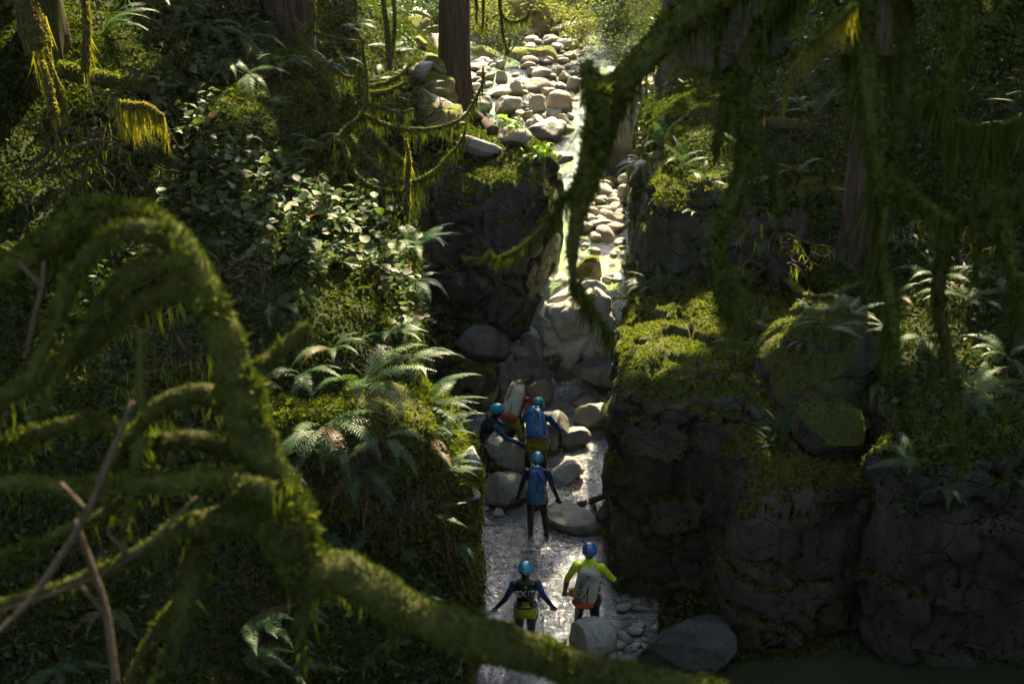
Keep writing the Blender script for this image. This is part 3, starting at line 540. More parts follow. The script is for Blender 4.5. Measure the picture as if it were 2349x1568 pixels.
log('fallen_log', 'thin mossy log on the slope right of the lush ferns', [(1790, 640, .05), (1870, 690, .06), (1990, 650, .06)], .05, .04, 'bark_moss', 4, 300)
log('fallen_log', 'mossy log jutting from the upper left bank with golden moss', [(365, 252, .3), (290, 242, .35), (140, 206, .3)], .07, .14, 'bark_moss', 6, 900)
log('fallen_log', 'mossy leaning limb below the sunlit upper left leaves', [(420, 418, .2), (350, 385, .35), (285, 300, .4)], .09, .13, 'bark_moss', 7, 900)

# ---------------------------------------------------------------- moss, ground cover, litter over the banks
M['salal2'] = leaf_mat('undergrowth_leaves', (.012, .03, .012), (.05, .085, .028), .5, .3, spec=.35)
def cover(o, V, F, seed, x0, x1, y0, y1, ug=75):
    def near_(c, n): return ((c[:, 0] > x0) & (c[:, 0] < x1) & (c[:, 1] > y0) & (c[:, 1] < y1))*1.
    def fm(c, n): return near_(c, n)*sstep(-.15, .3, fbm(c*.8+seed, 4, seed))
    P, N = sample(V, F, 480, seed, fm); v, f = tufts(P, N, .065, 3, .2, seed); k = mk('moss', v, f, M['moss_dim'], o, smooth=False); k['kind'] = 'stuff'
    def fc(c, n): return near_(c, n)*sstep(-.1, .3, fbm(c*.7+40+seed, 3, seed+1))
    P, N = sample(V, F, 170, seed+1, fc); P = P+np.random.default_rng(seed).uniform(0, .16, (len(P), 1))*N; v, f = leaflets(P, N, .075, seed, .5); k = mk('ground_cover', v, f, M['cover'], o, smooth=False); k['kind'] = 'stuff'
    P, N = sample(V, F, ug, seed+4, lambda c, n: near_(c, n)*sstep(-.25, .2, fbm(c*.55+70+seed, 3, seed+6))); r_ = np.random.default_rng(seed+9); P = P+np.c_[r_.normal(size=(len(P), 2))*.05, r_.uniform(.04, .32, len(P))]; v, f = leaflets(P, N, .13, seed+4, .4, .5); k = mk('undergrowth', v, f, M['salal2'], o, smooth=False); k['kind'] = 'stuff'
    def fs(c, n): return near_(c, n)*sstep(.85, .5, n[:, 2])
    P, N = sample(V, F, 380, seed+7, fs); v, f = tufts(P, N, .09, 3, -.3, seed+7, .25, .3); k = mk('steep_moss', v, f, M['moss_dim'], o, smooth=False); k['kind'] = 'stuff'
    P, N = sample(V, F, 120, seed+8, fs); r_ = np.random.default_rng(seed); v, f = strands(P+N*.03, r_.uniform(.1, .4, len(P)), .022, seed, 3, .35); k = mk('dead_fronds', v, f, M['litter'], o, smooth=False); k['kind'] = 'stuff'
    P, N = sample(V, F, 60, seed+2, near_); v, f = leaflets(P+N*.015, N, .09, seed, 1.5, .4); k = mk('leaf_litter', v, f, M['litter'], o, smooth=False); k['kind'] = 'stuff'
cover(BL[2], BL[0], BL[1], 5, -11, 1.4, 11, 40); cover(BR[2], BR[0], BR[1], 9, 1.6, 12, 15.5, 46, 22)
# the near left cliff carries a thick hanging coat of moss
def coat(o, V, F, seed):
    P, N = sample(V, F, 1500, seed, lambda c, n: (c[:, 2] > -.2)*(n[:, 1] < .5)*sstep(-.35, .15, fbm(c*1.1+3, 3, 4)+.12)); v, f = tufts(P, N, .075, 2, -.1, seed, .3, .25); k = mk('moss', v-np.array(o.location), f, M['moss'], o, smooth=False); k['kind'] = 'stuff'
    P, N = sample(V, F, 170, seed+1, lambda c, n: (c[:, 2] > .2)*(n[:, 1] < .5)*(n[:, 2] < .6)); v, f = strands(P+N*.02, np.random.default_rng(3).uniform(.1, .35, len(P)), .02, seed); k = mk('hanging_roots', v-np.array(o.location), f, M['litter'], o, smooth=False); k['kind'] = 'stuff'
for o in [o for o in bpy.data.objects if o.name == 'mossy_cliff']:
    ch = o.children[0]; n_ = len(ch.data.vertices); V = np.empty(n_*3, np.float32); ch.data.vertices.foreach_get('co', V); V = V.reshape(-1, 3).astype(float)+np.array(o.location); F = np.empty(len(ch.data.polygons)*4, np.int32); ch.data.polygons.foreach_get('vertices', F); coat(o, V, F.reshape(-1, 4), 5)

# ---------------------------------------------------------------- ferns
def frond_mesh(name, e0, e1, seed, pairs=27, wid=.16, side=0.):
    r = np.random.default_rng(seed); n = 25; t = np.linspace(0, 1, n); el = e0+(e1-e0)*t**1.2; yaw = side*t**1.5
    d = np.c_[np.cos(el)*np.cos(yaw), np.cos(el)*np.sin(yaw), np.sin(el)]; C = np.vstack([[0, 0, 0], np.cumsum((d[1:]+d[:-1])/2/(n-1), 0)])
    V = []; F = []
    def pt(s): return np.array([np.interp(s, t, C[:, k]) for k in range(3)]), np.array([np.interp(s, t, d[:, k]) for k in range(3)])
    for k in range(12):
        c, dd = pt(k/11); sd = np.cross([0, 0, 1], dd); sd /= np.linalg.norm(sd); V += [c-sd*.006*(1-.7*k/11), c+sd*.006*(1-.7*k/11)]
        if k: i = 2*k; F += [(i-2, i-1, i+1), (i-2, i+1, i)]
    for k in range(pairs):
        s = .1+.89*(k+.5)/pairs; c, dd = pt(s); sd = np.cross([0, 0, 1], dd); sd /= np.linalg.norm(sd); up = np.cross(dd, sd)
        L = wid*(sstep(.02, .3, s)*(1-sstep(.35, 1.06, s)*.95)+.06)
        for q in (-1, 1):
            a = sd*q*.96+dd*(.28+.25*s)+up*r.uniform(.0, .22); a /= np.linalg.norm(a); a2 = a-up*.25; b = len(V); h = dd*(.0068+.003*r.random())
            l = L*r.uniform(.88, 1.08); V += [c-h, c+h, c+a*l*.55+h*.95, c+a2*l, c+a*l*.55-h*.95]; F += [(b, b+1, b+2), (b, b+2, b+4), (b+4, b+2, b+3)]
    return mk(name, np.array(V), np.array(F), M['fern'], link=False, smooth=False)
FR = {'up': [frond_mesh('frond', R(75), R(25), 1), frond_mesh('frond', R(62), R(0), 2, side=.2), frond_mesh('frond', R(68), R(12), 3, side=-.25)],
      'arch': [frond_mesh('frond', R(55), R(-28), 4), frond_mesh('frond', R(45), R(-38), 5, side=.25), frond_mesh('frond', R(36), R(-22), 6, side=-.2)],
      'hang': [frond_mesh('frond', R(28), R(-72), 7), frond_mesh('frond', R(10), R(-80), 8, side=.2), frond_mesh('frond', R(38), R(-60), 9, side=-.2)],
      'flat': [frond_mesh('frond', R(25), R(-8), 10), frond_mesh('frond', R(18), R(-16), 11, side=.25), frond_mesh('frond', R(30), R(-10), 12, side=-.2)]}
refresh()
def fern(x, y, L, n, style, label, az=None, spread=360, seed=None, name='sword_fern'):
    p, nn, _ = hit(x, y); r = np.random.default_rng(int(x*7+y) if seed is None else seed); o = thing(name, label, 'fern', p-nn*.03)
    for k in range(n):
        me = FR[style if r.random() < .75 else 'arch'][r.integers(0, 3)]; c = put('frond', me, o); a = R(az)+R(spread)*((k+.5)/n-.5)+r.normal()*.12 if az is not None else 2*pi*k/n+r.normal()*.25
        s = L*r.uniform(.7, 1.1); c.scale = (s, s*r.uniform(.85, 1.1), s); c.rotation_euler = (r.normal()*.18, r.normal()*.12, a); c.location = r.normal(size=3)*.02
    return o
FERNS = [(735, 975, 1.25, 13, 'hang', 'large sword fern with long drooping fronds in the left centre', -85, 230), (835, 885, 1.35, 9, 'arch', 'fern with sun-tipped fronds arching right above the drooping fern', -10, 210), (625, 700, .8, 7, 'hang', 'dark fern under the left edge of the broad-leaf thicket', -60, 200),
    (955, 565, .85, 10, 'arch', 'bright backlit fern on the bank edge against the dark buttress', 10, 300), (945, 655, .8, 7, 'hang', 'small dark fern hanging below the broad leaves at the bank edge', -30, 160), (940, 835, .75, 6, 'arch', 'small fern spilling right over the golden moss bank', 0, 120),
    (985, 925, .95, 7, 'flat', 'fern reaching towards the crouching person\'s helmet', 5, 110), (1000, 1000, .7, 6, 'flat', 'fern on the cliff face below the reaching fern', -25, 120), (1010, 1075, .65, 5, 'flat', 'fern overhanging the red bundle', 0, 90), (918, 1215, .55, 3, 'up', 'fern with upright fronds on the mossy cliff', 60, 120), (925, 1258, .6, 5, 'flat', 'small fern sprouting from the mossy cliff below the upright one', 0, 200),
    (905, 1395, .75, 6, 'flat', 'fern by the mossy limb at the cliff foot', 10, 90), (800, 1290, .8, 5, 'up', 'dim fern in the hollow behind the mossy limb', 90, 140), (570, 1420, .8, 5, 'flat', 'pale-tipped fern under the big limb at bottom left', -30, 110), (690, 1395, .7, 5, 'flat', 'fern below the limb\'s bend with sunlit tip', -20, 100), (545, 1505, .8, 4, 'flat', 'fern low on the bottom edge left of centre', -25, 60), (650, 1520, .85, 4, 'flat', 'fern at the bottom edge under the mossy limb', -25, 60), (250, 1400, .7, 4, 'hang', 'dim fern beside the leaning bare sticks', -90, 120),
    (1085, 1408, .55, 5, 'flat', 'yellow-lit fern at the water\'s edge under the cliff', 0, 110), (235, 70, 1.0, 5, 'arch', 'sunlit fern arching right from the top left moss mound', -5, 80), (470, 70, 1.0, 8, 'hang', 'dim fern high on the shaded upper left bank', -80, 220), (545, 95, 1.1, 9, 'hang', 'blue-green fern in the middle of the shaded upper bank', -70, 240), (610, 60, .9, 7, 'hang', 'fern beside the red-brown trunk on the shaded bank', -100, 220), (420, 25, .9, 6, 'hang', 'fern at the top edge of the shaded bank', -80, 200), (565, 175, .9, 7, 'hang', 'fern above the silver leaf thicket', -70, 220), (640, 150, .8, 6, 'hang', 'fern at the foot of the red-brown trunk', -60, 200), (500, 150, .8, 6, 'hang', 'low fern on the shaded bank behind the thicket', -90, 180), (355, 20, .8, 5, 'arch', 'fern top left beside the arching sunlit fern', -60, 180),
    (610, 240, .55, 3, 'flat', 'single-fronded fern catching light over the thicket', 20, 60), (650, 365, .6, 3, 'flat', 'small fern in the gap of the thicket', -20, 80), (895, 115, .75, 7, 'flat', 'pale sunlit fern behind the mossy branches', 0, 260), (935, 165, .7, 7, 'flat', 'pale lacy fern left of the tumbled slabs', 0, 260), (865, 180, .7, 6, 'flat', 'silvery fern in the mossy branches\' shade', -20, 260), (960, 215, .7, 6, 'flat', 'pale fern hanging beside the cedar slabs', -20, 200), (880, 30, .7, 5, 'hang', 'fern at the top edge by the golden twigs', -60, 200), (960, 300, .55, 5, 'flat', 'small fern at the rubble foot', -20, 200), (985, 470, .5, 5, 'flat', 'small fern on the lip of the buttress', 0, 180),
    (1515, 340, .95, 11, 'up', 'bright green fern on the upper right mossy step', None), (1565, 385, .7, 8, 'up', 'smaller fern below the bright one on the mossy step', None), (1470, 370, .7, 6, 'hang', 'fern hanging over the creek from the mossy step', 200, 140), (1590, 570, .45, 5, 'hang', 'tiny fern on the dark face between the two steps', -90, 200), (1515, 672, .7, 9, 'up', 'fern on top of the tall right wall at its left end', None), (1480, 655, .6, 5, 'hang', 'fern dangling off the wall top towards the pool', 190, 120), (1640, 650, .6, 6, 'arch', 'small fern on the slope above the wall', None), (1700, 585, .55, 5, 'arch', 'spindly fern between hanging moss strands', None), (1745, 500, .5, 5, 'flat', 'small pale fern beside the hanging moss', None),
    (1795, 1000, .75, 10, 'up', 'pale blue-green fern in the crack left of the perched boulder', 120, 240), (1770, 1020, .55, 5, 'flat', 'low blue-green fern on the pillar ledge', 170, 120), (1895, 745, .8, 8, 'flat', 'lush fern in the middle of the right slope', None), (1950, 715, .75, 8, 'flat', 'lush fern right of the slope\'s middle fern', None), (1850, 790, .65, 6, 'hang', 'fern spilling over the rim above the perched boulder', -110, 200), (1985, 760, .6, 6, 'flat', 'fern behind the long hanging moss strand', None), (2090, 1065, .85, 9, 'arch', 'pale green fern topping the right buttress', 110, 280), (2215, 690, 1.0, 11, 'arch', 'large dusky fern under the right mossy bough', None), (2150, 640, .8, 7, 'arch', 'sunlit fern left of the large dusky fern', None), (2290, 640, .8, 7, 'arch', 'fern at the right edge above the large one', None), (2235, 905, .9, 10, 'arch', 'arching fern on the right edge below the bough', None), (2310, 820, .8, 8, 'arch', 'fern crowding the right picture edge', None), (2120, 775, .7, 6, 'hang', 'yellow-green fern drooping off the right rim', -100, 180), (2325, 1110, .65, 7, 'arch', 'dim fern low on the right picture edge', None), (2075, 555, .65, 7, 'hang', 'dim fern beside the shadowed trunk', -80, 220), (2110, 520, .6, 6, 'arch', 'dim fern behind the bowed moss branch', None), (1880, 262, .7, 7, 'up', 'dark fern rising behind the short broken log', None), (1830, 250, .6, 6, 'arch', 'dim fern left of the broken log', None), (1935, 605, .45, 4, 'flat', 'small bright bracken at the foot of the shadowed trunk', None), (1830, 400, .6, 6, 'arch', 'fern in the shade below the broken log', None), (1740, 420, .5, 5, 'arch', 'small fern left of the shadowed trunk', None), (2240, 480, .6, 6, 'arch', 'dim fern in the twigs right of the trunk', None), (1600, 500, .5, 5, 'arch', 'small fern right of the mossy step', None), (2010, 880, .6, 5, 'hang', 'dark fern in the cleft beside the perched boulder', -90, 180)]
FERNS += [(430, 590, .8, 6, 'hang', 'dim fern right behind the mossy arch', -70, 200), (690, 860, .8, 7, 'hang', 'dark fern left above the drooping sword fern', -100, 200), (560, 900, .9, 7, 'hang', 'shaded fern right of the mossy stub', -80, 200), (640, 1060, .9, 8, 'hang', 'shaded fern beside the limb bend', -100, 200), (820, 1080, .9, 7, 'hang', 'fern hanging on the cliff right of the drooping sword fern', -60, 160), (880, 1010, .8, 6, 'hang', 'fern in the middle of the mossy cliff face', -60, 180), (760, 800, .7, 6, 'arch', 'fern under the orange litter slope', -60, 220), (880, 770, .7, 6, 'arch', 'fern below the leaves jutting over the gorge', -30, 180), (990, 1180, .5, 4, 'flat', 'tiny fern low on the cliff edge', -10, 120), (1040, 1250, .5, 4, 'hang', 'little fern hanging over the stream from the cliff', -20, 140), (720, 330, .7, 6, 'hang', 'dim fern under the mossy branch tangle', -80, 220), (760, 150, .8, 7, 'hang', 'dim fern right of the red-brown trunk', -80, 220), (800, 60, .8, 7, 'hang', 'dim fern at the top between trunk and golden stems', -80, 220), (270, 330, .7, 5, 'arch', 'dim fern in the twig tangle', -60, 200), (130, 1530, .7, 5, 'flat', 'dim fern on the bottom edge at far left', -60, 160), (850, 1510, .7, 5, 'flat', 'fern below the mossy limb near the bottom centre', -40, 140), (1680, 800, .55, 5, 'arch', 'small fern on the wall top beside the moss beard', None), (1740, 740, .6, 6, 'arch', 'fern on the slope behind the long moss beard', None), (2050, 690, .6, 6, 'arch', 'fern between two hanging strands on the right slope', None), (2170, 1120, .6, 6, 'hang', 'fern on the front of the right buttress', -90, 180), (1990, 460, .55, 5, 'arch', 'small fern right of the shadowed trunk', None), (1620, 420, .6, 6, 'arch', 'fern behind the mossy step by the moss strand', None), (1680, 330, .6, 6, 'arch', 'fern high on the right bank left of the broken log', None)]
for a in FERNS: fern(*a)

# ---------------------------------------------------------------- the broad-leaf thicket
def leaf_mesh(seed, lobes=0, mat='salal', asp=.42):
    r = np.random.default_rng(seed); s = np.array([0, .12, .35, .6, .82, 1]); wd = np.array([0, .28, .5, .47, .25, 0])*2*asp; V = []; F = []
    for k in range(6):
        x = s[k]; z = -.14*x*x+.02*np.sin(x*9+seed); V += [(x, 0, z), (x, wd[k]*r.uniform(.92, 1.08), z+wd[k]*.22), (x, -wd[k]*r.uniform(.92, 1.08), z+wd[k]*.22)]
    for k in range(5):
        a = 3*k; F += [(a, a+3, a+4), (a, a+4, a+1), (a, a+2, a+5), (a, a+5, a+3)]
    return mk('leaf', V, F, M[mat], link=False, smooth=True)
LEAF = [leaf_mesh(k, asp=a) for k, a in enumerate((.42, .5, .46, .38))]
refresh()
def thicket(cx, cy_, rx, ry, n, lift, size, label, seed, lean=-.15, leaves=LEAF, name='broad_leaf_shrub'):
    r = np.random.default_rng(seed); b = hit(cx, cy_+ry*.5)[0]; o = thing(name, label, 'shrub', b); ends = []
    for k in range(n):
        a = r.uniform(0, 2*pi); q = np.sqrt(r.random()); x = cx+rx*q*cos(a); y = cy_+ry*q*sin(a)+lift*40; p, nn, _ = hit(x, y); p = p+np.array([0, -.05, lift*(.25+.75*r.random())])
        c = put('leaf', leaves[r.integers(0, len(leaves))], o); s = size*r.uniform(.5, 1.35); c.scale = (s, s*r.uniform(.75, 1.1), s); c.location = p-b; c.rotation_euler = (r.normal()*.38+lean, r.normal()*.36-.05, r.uniform(0, 6.3)); ends.append(p-b)
    st = []
    for k in range(max(5, n//5)):
        e = ends[r.integers(0, n)]; q = ends[r.integers(0, n)]; f = e*.75+q*.1+np.array([0, 0, -lift*.8]); st.append(tube([f, (f+e)/2+r.normal(size=3)*.06, e], [.009, .007, .003], 5, 3))
    v, f = join(st); k = mk('stems', v, f, M['stick'], o); k['kind'] = 'stuff'
for k, a in enumerate([(330, 205, 100, 38, 121, .35, 0.139, 'sun-bleached leafy shrub at the upper left log'), (440, 165, 90, 40, 81, .4, 0.148, 'leafy shrub at the top of the thicket under the ferns'), (455, 265, 110, 50, 114, .4, 0.148, 'silvery leaved shrub in the upper thicket'), (480, 340, 100, 45, 101, .35, 0.139, 'shrub of pale leaves left in the middle thicket'), (575, 395, 110, 55, 121, .4, 0.148, 'shrub in the centre of the thicket'), (560, 490, 110, 60, 114, .35, 0.148, 'dark green shrub on the thicket\'s shaded left'), (690, 460, 100, 50, 114, .45, 0.148, 'glossy shrub left of the brightest leaves'), (800, 510, 95, 45, 128, .45, 0.148, 'brightest sunlit shrub of the thicket'), (640, 570, 90, 50, 94, .35, 0.148, 'shaded shrub below the thicket centre'), (740, 590, 80, 45, 94, .35, 0.139, 'shrub above the orange dead leaves'), (860, 600, 80, 45, 101, .4, 0.139, 'sunlit shrub at the thicket\'s right end'), (930, 660, 60, 35, 54, .3, 0.123, 'small shrub beside the hanging dark fern'), (965, 735, 62, 24, 48, .3, 0.139, 'pale leaves jutting out over the gorge'), (420, 440, 60, 40, 40, .3, 0.131, 'sparse shrub above the mossy foreground arch')]): thicket(*a, seed=50+k)
SM = [leaf_mesh(20+k, asp=.4, mat='cover') for k in range(2)]
thicket(1045, 945, 45, 28, 60, .15, .07, 'small-leaved bush hiding the crouching person', 91, leaves=SM, name='small_leaf_bush')
thicket(460, 380, 50, 25, 60, .2, .07, 'lacy small-leaved plant in the left thicket', 92, leaves=SM, name='small_leaf_bush')
thicket(60, 1500, 55, 25, 40, .15, .08, 'small-leaved plant in the bottom left corner', 93, leaves=SM, name='small_leaf_bush')
# bright maple seedlings over the far channel
def star_leaf(seed):
    a = np.arange(10)*2*pi/10+pi/2; rr = np.where(np.arange(10) % 2 == 0, 1, .5)*np.array([1, 1, .9, 1, .6, 1, .6, 1, .9, 1]); V = [(0, 0, .03)]+[(q*cos(t)*.5, q*sin(t)*.5, -.06*q) for q, t in zip(rr, a)]
    return mk('leaf', V, [(0, 1+k, 1+(k+1) % 10) for k in range(10)], M['maple'], link=False, smooth=False)
ST = [star_leaf(0)]
for x, y, rx, ry, n, lab in [(1162, 272, 32, 7, 12, 'bright green maple sprig over the far water'), (1185, 290, 26, 8, 8, 'lower bright leaves beside the far maple sprig'), (1245, 346, 40, 10, 14, 'bright green seedling leaves above the chute'), (1215, 350, 25, 8, 8, 'small bright sprig on the buttress rim')]: thicket(x, y, rx, ry, n, .25, .24, lab, x, leaves=ST, name='maple_sprig')

refresh(); HP = [(hit(x, y)[0], r) for x, y, r in [(820, 505, .72), (735, 445, .45), (880, 570, .4), (640, 400, .25), (440, 265, .3), (320, 205, .7), (330, 250, .4), (170, 90, .8), (890, 580, .5), (1035, 1040, .45), (930, 480, .4), (960, 870, .5), (860, 880, .3), (770, 900, .25), (800, 730, .3), (1075, 310, .5), (1130, 350, .35), (1385, 665, .6), (1365, 850, .35), (1400, 480, .9), (1400, 590, .7), (1130, 370, .4), (1020, 730, .45), (890, 120, .6), (950, 180, .5), (885, 50, .5), (1310, 905, .4), (1530, 755, .6), (1530, 440, .95), (1480, 350, .8), (2150, 640, .4), (700, 1400, .22), (740, 990, .3), (600, 470, .2), (660, 960, .2), (200, 150, .5), (280, 245, .5), (150, 130, .5), (195, 60, .5), (1790, 960, .2), (560, 190, .3), (610, 1430, .2), (1990, 720, .25), (2250, 850, .2)]]

# ---------------------------------------------------------------- mossy branches
def moss_limb(o, pts, t, rad, mat='limb_moss', seed=0, fuzz=1., beard=0., blen=.12, mm='moss_dim', bm='moss_dim', sides=12, name='limb', bw=.012, depth=0., fz=.028, bstart=0., dens=9000):
    """a limb traced through the points, with a coat of moss sprigs and beards hanging below"""
    base = np.array(o.location); n = len(pts)
    P = np.array([WT(q[0], q[1], (t if len(q) < 3 else q[2])+depth*k/max(1, n-1)) for k, q in enumerate(pts)])
    rr = np.array(rad)*(t/FPX)*(.72 if t < 8 else 1); v, f = tube(P-base, rr, sides, 7, .38 if t < 8 else .16, .8/max(rr.max(), .01), seed); c = mk(name, v, f, M[mat], o)
    if fuzz:
        Q, N = sample(v, f, dens*fuzz, seed); a, b = tufts(Q, N, fz, 2, 0, seed, .28, .12); 
        if t < 8:                                      # thicker cushions here and there
            Q, N = sample(v, f, dens*.4, seed+1, lambda cc, nn_: sstep(.0, .35, fbm(cc*9+seed, 3, seed))*sstep(-.6, .3, nn_[:, 2])); a2, b2 = tufts(Q, N, fz*2.3, 3, .1, seed+1, .25); a, b = join([(a, b), (a2, b2)])
        k = mk('moss', a, b, M[mm], c, smooth=False); k['kind'] = 'stuff'
    if beard:
        C = catmull(P-base, 12); r = np.random.default_rng(seed+3); m = int(beard*len(C)); u = r.uniform(bstart, 1, m); q = np.stack([np.interp(u, np.linspace(0, 1, len(C)), C[:, j]) for j in range(3)], 1)
        rad_u = np.interp(u, np.linspace(0, 1, len(rr)), rr); q = q+r.normal(size=q.shape)*rad_u[:, None]*.5; cl = .25+1.1*np.clip(.5+.9*fbm(np.c_[u*9+seed, 0*u, 0*u], 2, seed), 0, 1)
        a, b = strands(q, blen*cl*r.uniform(.5, 1.15, m)+rad_u, bw*r.uniform(.6, 1.4, m), seed, 4, .1); k = mk('moss_beard', a, b, M[bm], c, smooth=False); k['kind'] = 'stuff'
    return c
# left foreground maple
TL = 3.6
moss_limb(T5, [(1660, 1590), (1500, 1562), (1330, 1535), (1180, 1488), (1030, 1440), (900, 1375), (800, 1322), (720, 1300), (665, 1235), (630, 1150), (590, 1040), (560, 930), (520, 800), (480, 680), (430, 590), (370, 525), (290, 492), (200, 505), (110, 555), (0, 625), (-120, 690)], TL, [30, 42, 52, 58, 62, 64, 66, 78, 86, 80, 70, 62, 56, 52, 52, 48, 46, 44, 42, 42, 40], seed=1, mm='moss_near', beard=3, blen=.06, fz=.014, bw=.005, sides=18, dens=16000)
for k, (pts, rad, bd) in enumerate([([(390, 535), (310, 530), (230, 560), (170, 640), (120, 760), (60, 880)], [42, 40, 34, 30, 24, 14], 14), ([(440, 600), (360, 600), (280, 650), (210, 730), (150, 820), (90, 960)], [44, 40, 34, 26, 20, 10], 14), ([(480, 690), (400, 660), (310, 700), (210, 780), (110, 855), (0, 915), (-100, 970)], [44, 42, 40, 36, 32, 32, 30], 12), ([(575, 950), (480, 905), (390, 920), (320, 975), (280, 1060), (240, 1180)], [46, 40, 36, 28, 22, 12], 12), ([(600, 1050), (460, 1010), (330, 1010), (210, 972), (110, 985), (-40, 1040)], [40, 34, 32, 30, 28, 26], 12), ([(625, 1130), (500, 1100), (350, 1110), (200, 1120), (60, 1105), (-60, 1120)], [44, 38, 32, 28, 26, 26], 12), ([(640, 1200), (520, 1185), (420, 1210), (320, 1265), (180, 1330), (0, 1385), (-60, 1400)], [50, 44, 40, 30, 22, 18, 16], 12), ([(500, 1190), (450, 1260), (430, 1360), (400, 1480), (360, 1600)], [44, 42, 36, 30, 24], 8), ([(470, 1320), (400, 1390), (340, 1470), (280, 1590)], [24, 20, 16, 12], 6), ([(548, 880), (600, 835), (650, 795), (690, 762), (708, 745)], [32, 26, 24, 26, 14], 2), ([(330, 1000), (310, 1060), (300, 1140), (280, 1230)], [20, 18, 14, 8], 6), ([(700, 1290), (705, 1360), (690, 1450), (700, 1520)], [34, 24, 16, 8], 8), ([(850, 1350), (900, 1430), (890, 1500)], [30, 20, 8], 6), ([(250, 490), (190, 560), (140, 690), (110, 800)], [36, 30, 20, 10], 10), ([(360, 1080), (250, 1170), (120, 1230), (-20, 1290)], [20, 18, 16, 14], 8), ([(330, 760), (320, 860), (330, 960)], [22, 16, 10], 5)]):
    moss_limb(T5, pts, TL-.1+.08*(k % 5), [q*.88 for q in rad], seed=10+k, mm='moss_near', beard=bd*.16, blen=.07, fz=.013, bw=.005, dens=14000)
v_, f_ = tube([np.array(WT(-120, 690, TL))-np.array(T5.location), np.array([-.6, 0, 1.6]), np.array([0, 0, 1.2])], [.05, .1, .14], 10); mk('limb', v_, f_, M['bark_moss'], T5)
for pts, rad, lab, t in [([(-20, 1465), (60, 1385), (130, 1290), (200, 1175), (255, 1040), (305, 920)], [9, 11, 12, 12, 12, 9], 'bare brown stick slanting up through the left foreground', 3.1), ([(172, 1190), (215, 1310), (245, 1410), (268, 1590)], [8, 13, 13, 15], 'bare broken stick standing in the bottom left foreground', 3.2), ([(0, 1400), (150, 1350), (300, 1280), (450, 1140)], [8, 8, 7, 6], 'thin dark stick crossing behind the slanting one', 3.4), ([(60, 820), (75, 740), (95, 660), (100, 600)], [8, 9, 8, 6], 'dim upright stick under the mossy arch', 3.4)]:
    P = np.array([WT(*q, t) for q in pts]); o = thing('bare_stick', lab, 'stick', P[0]); v, f = tube(P-P[0], np.array(rad)*.7*t/FPX, 8, 5, .12, 9, 3); mk('stem', v, f, M['stick'], o)
    Q = P[len(P)//2]; v, f = tube([Q-P[0], Q-P[0]+np.array([-.06, .02, .07])], [.008, .005], 7, 3, .1, 9, 4); mk('twig_stub', v, f, M['stick'], o)
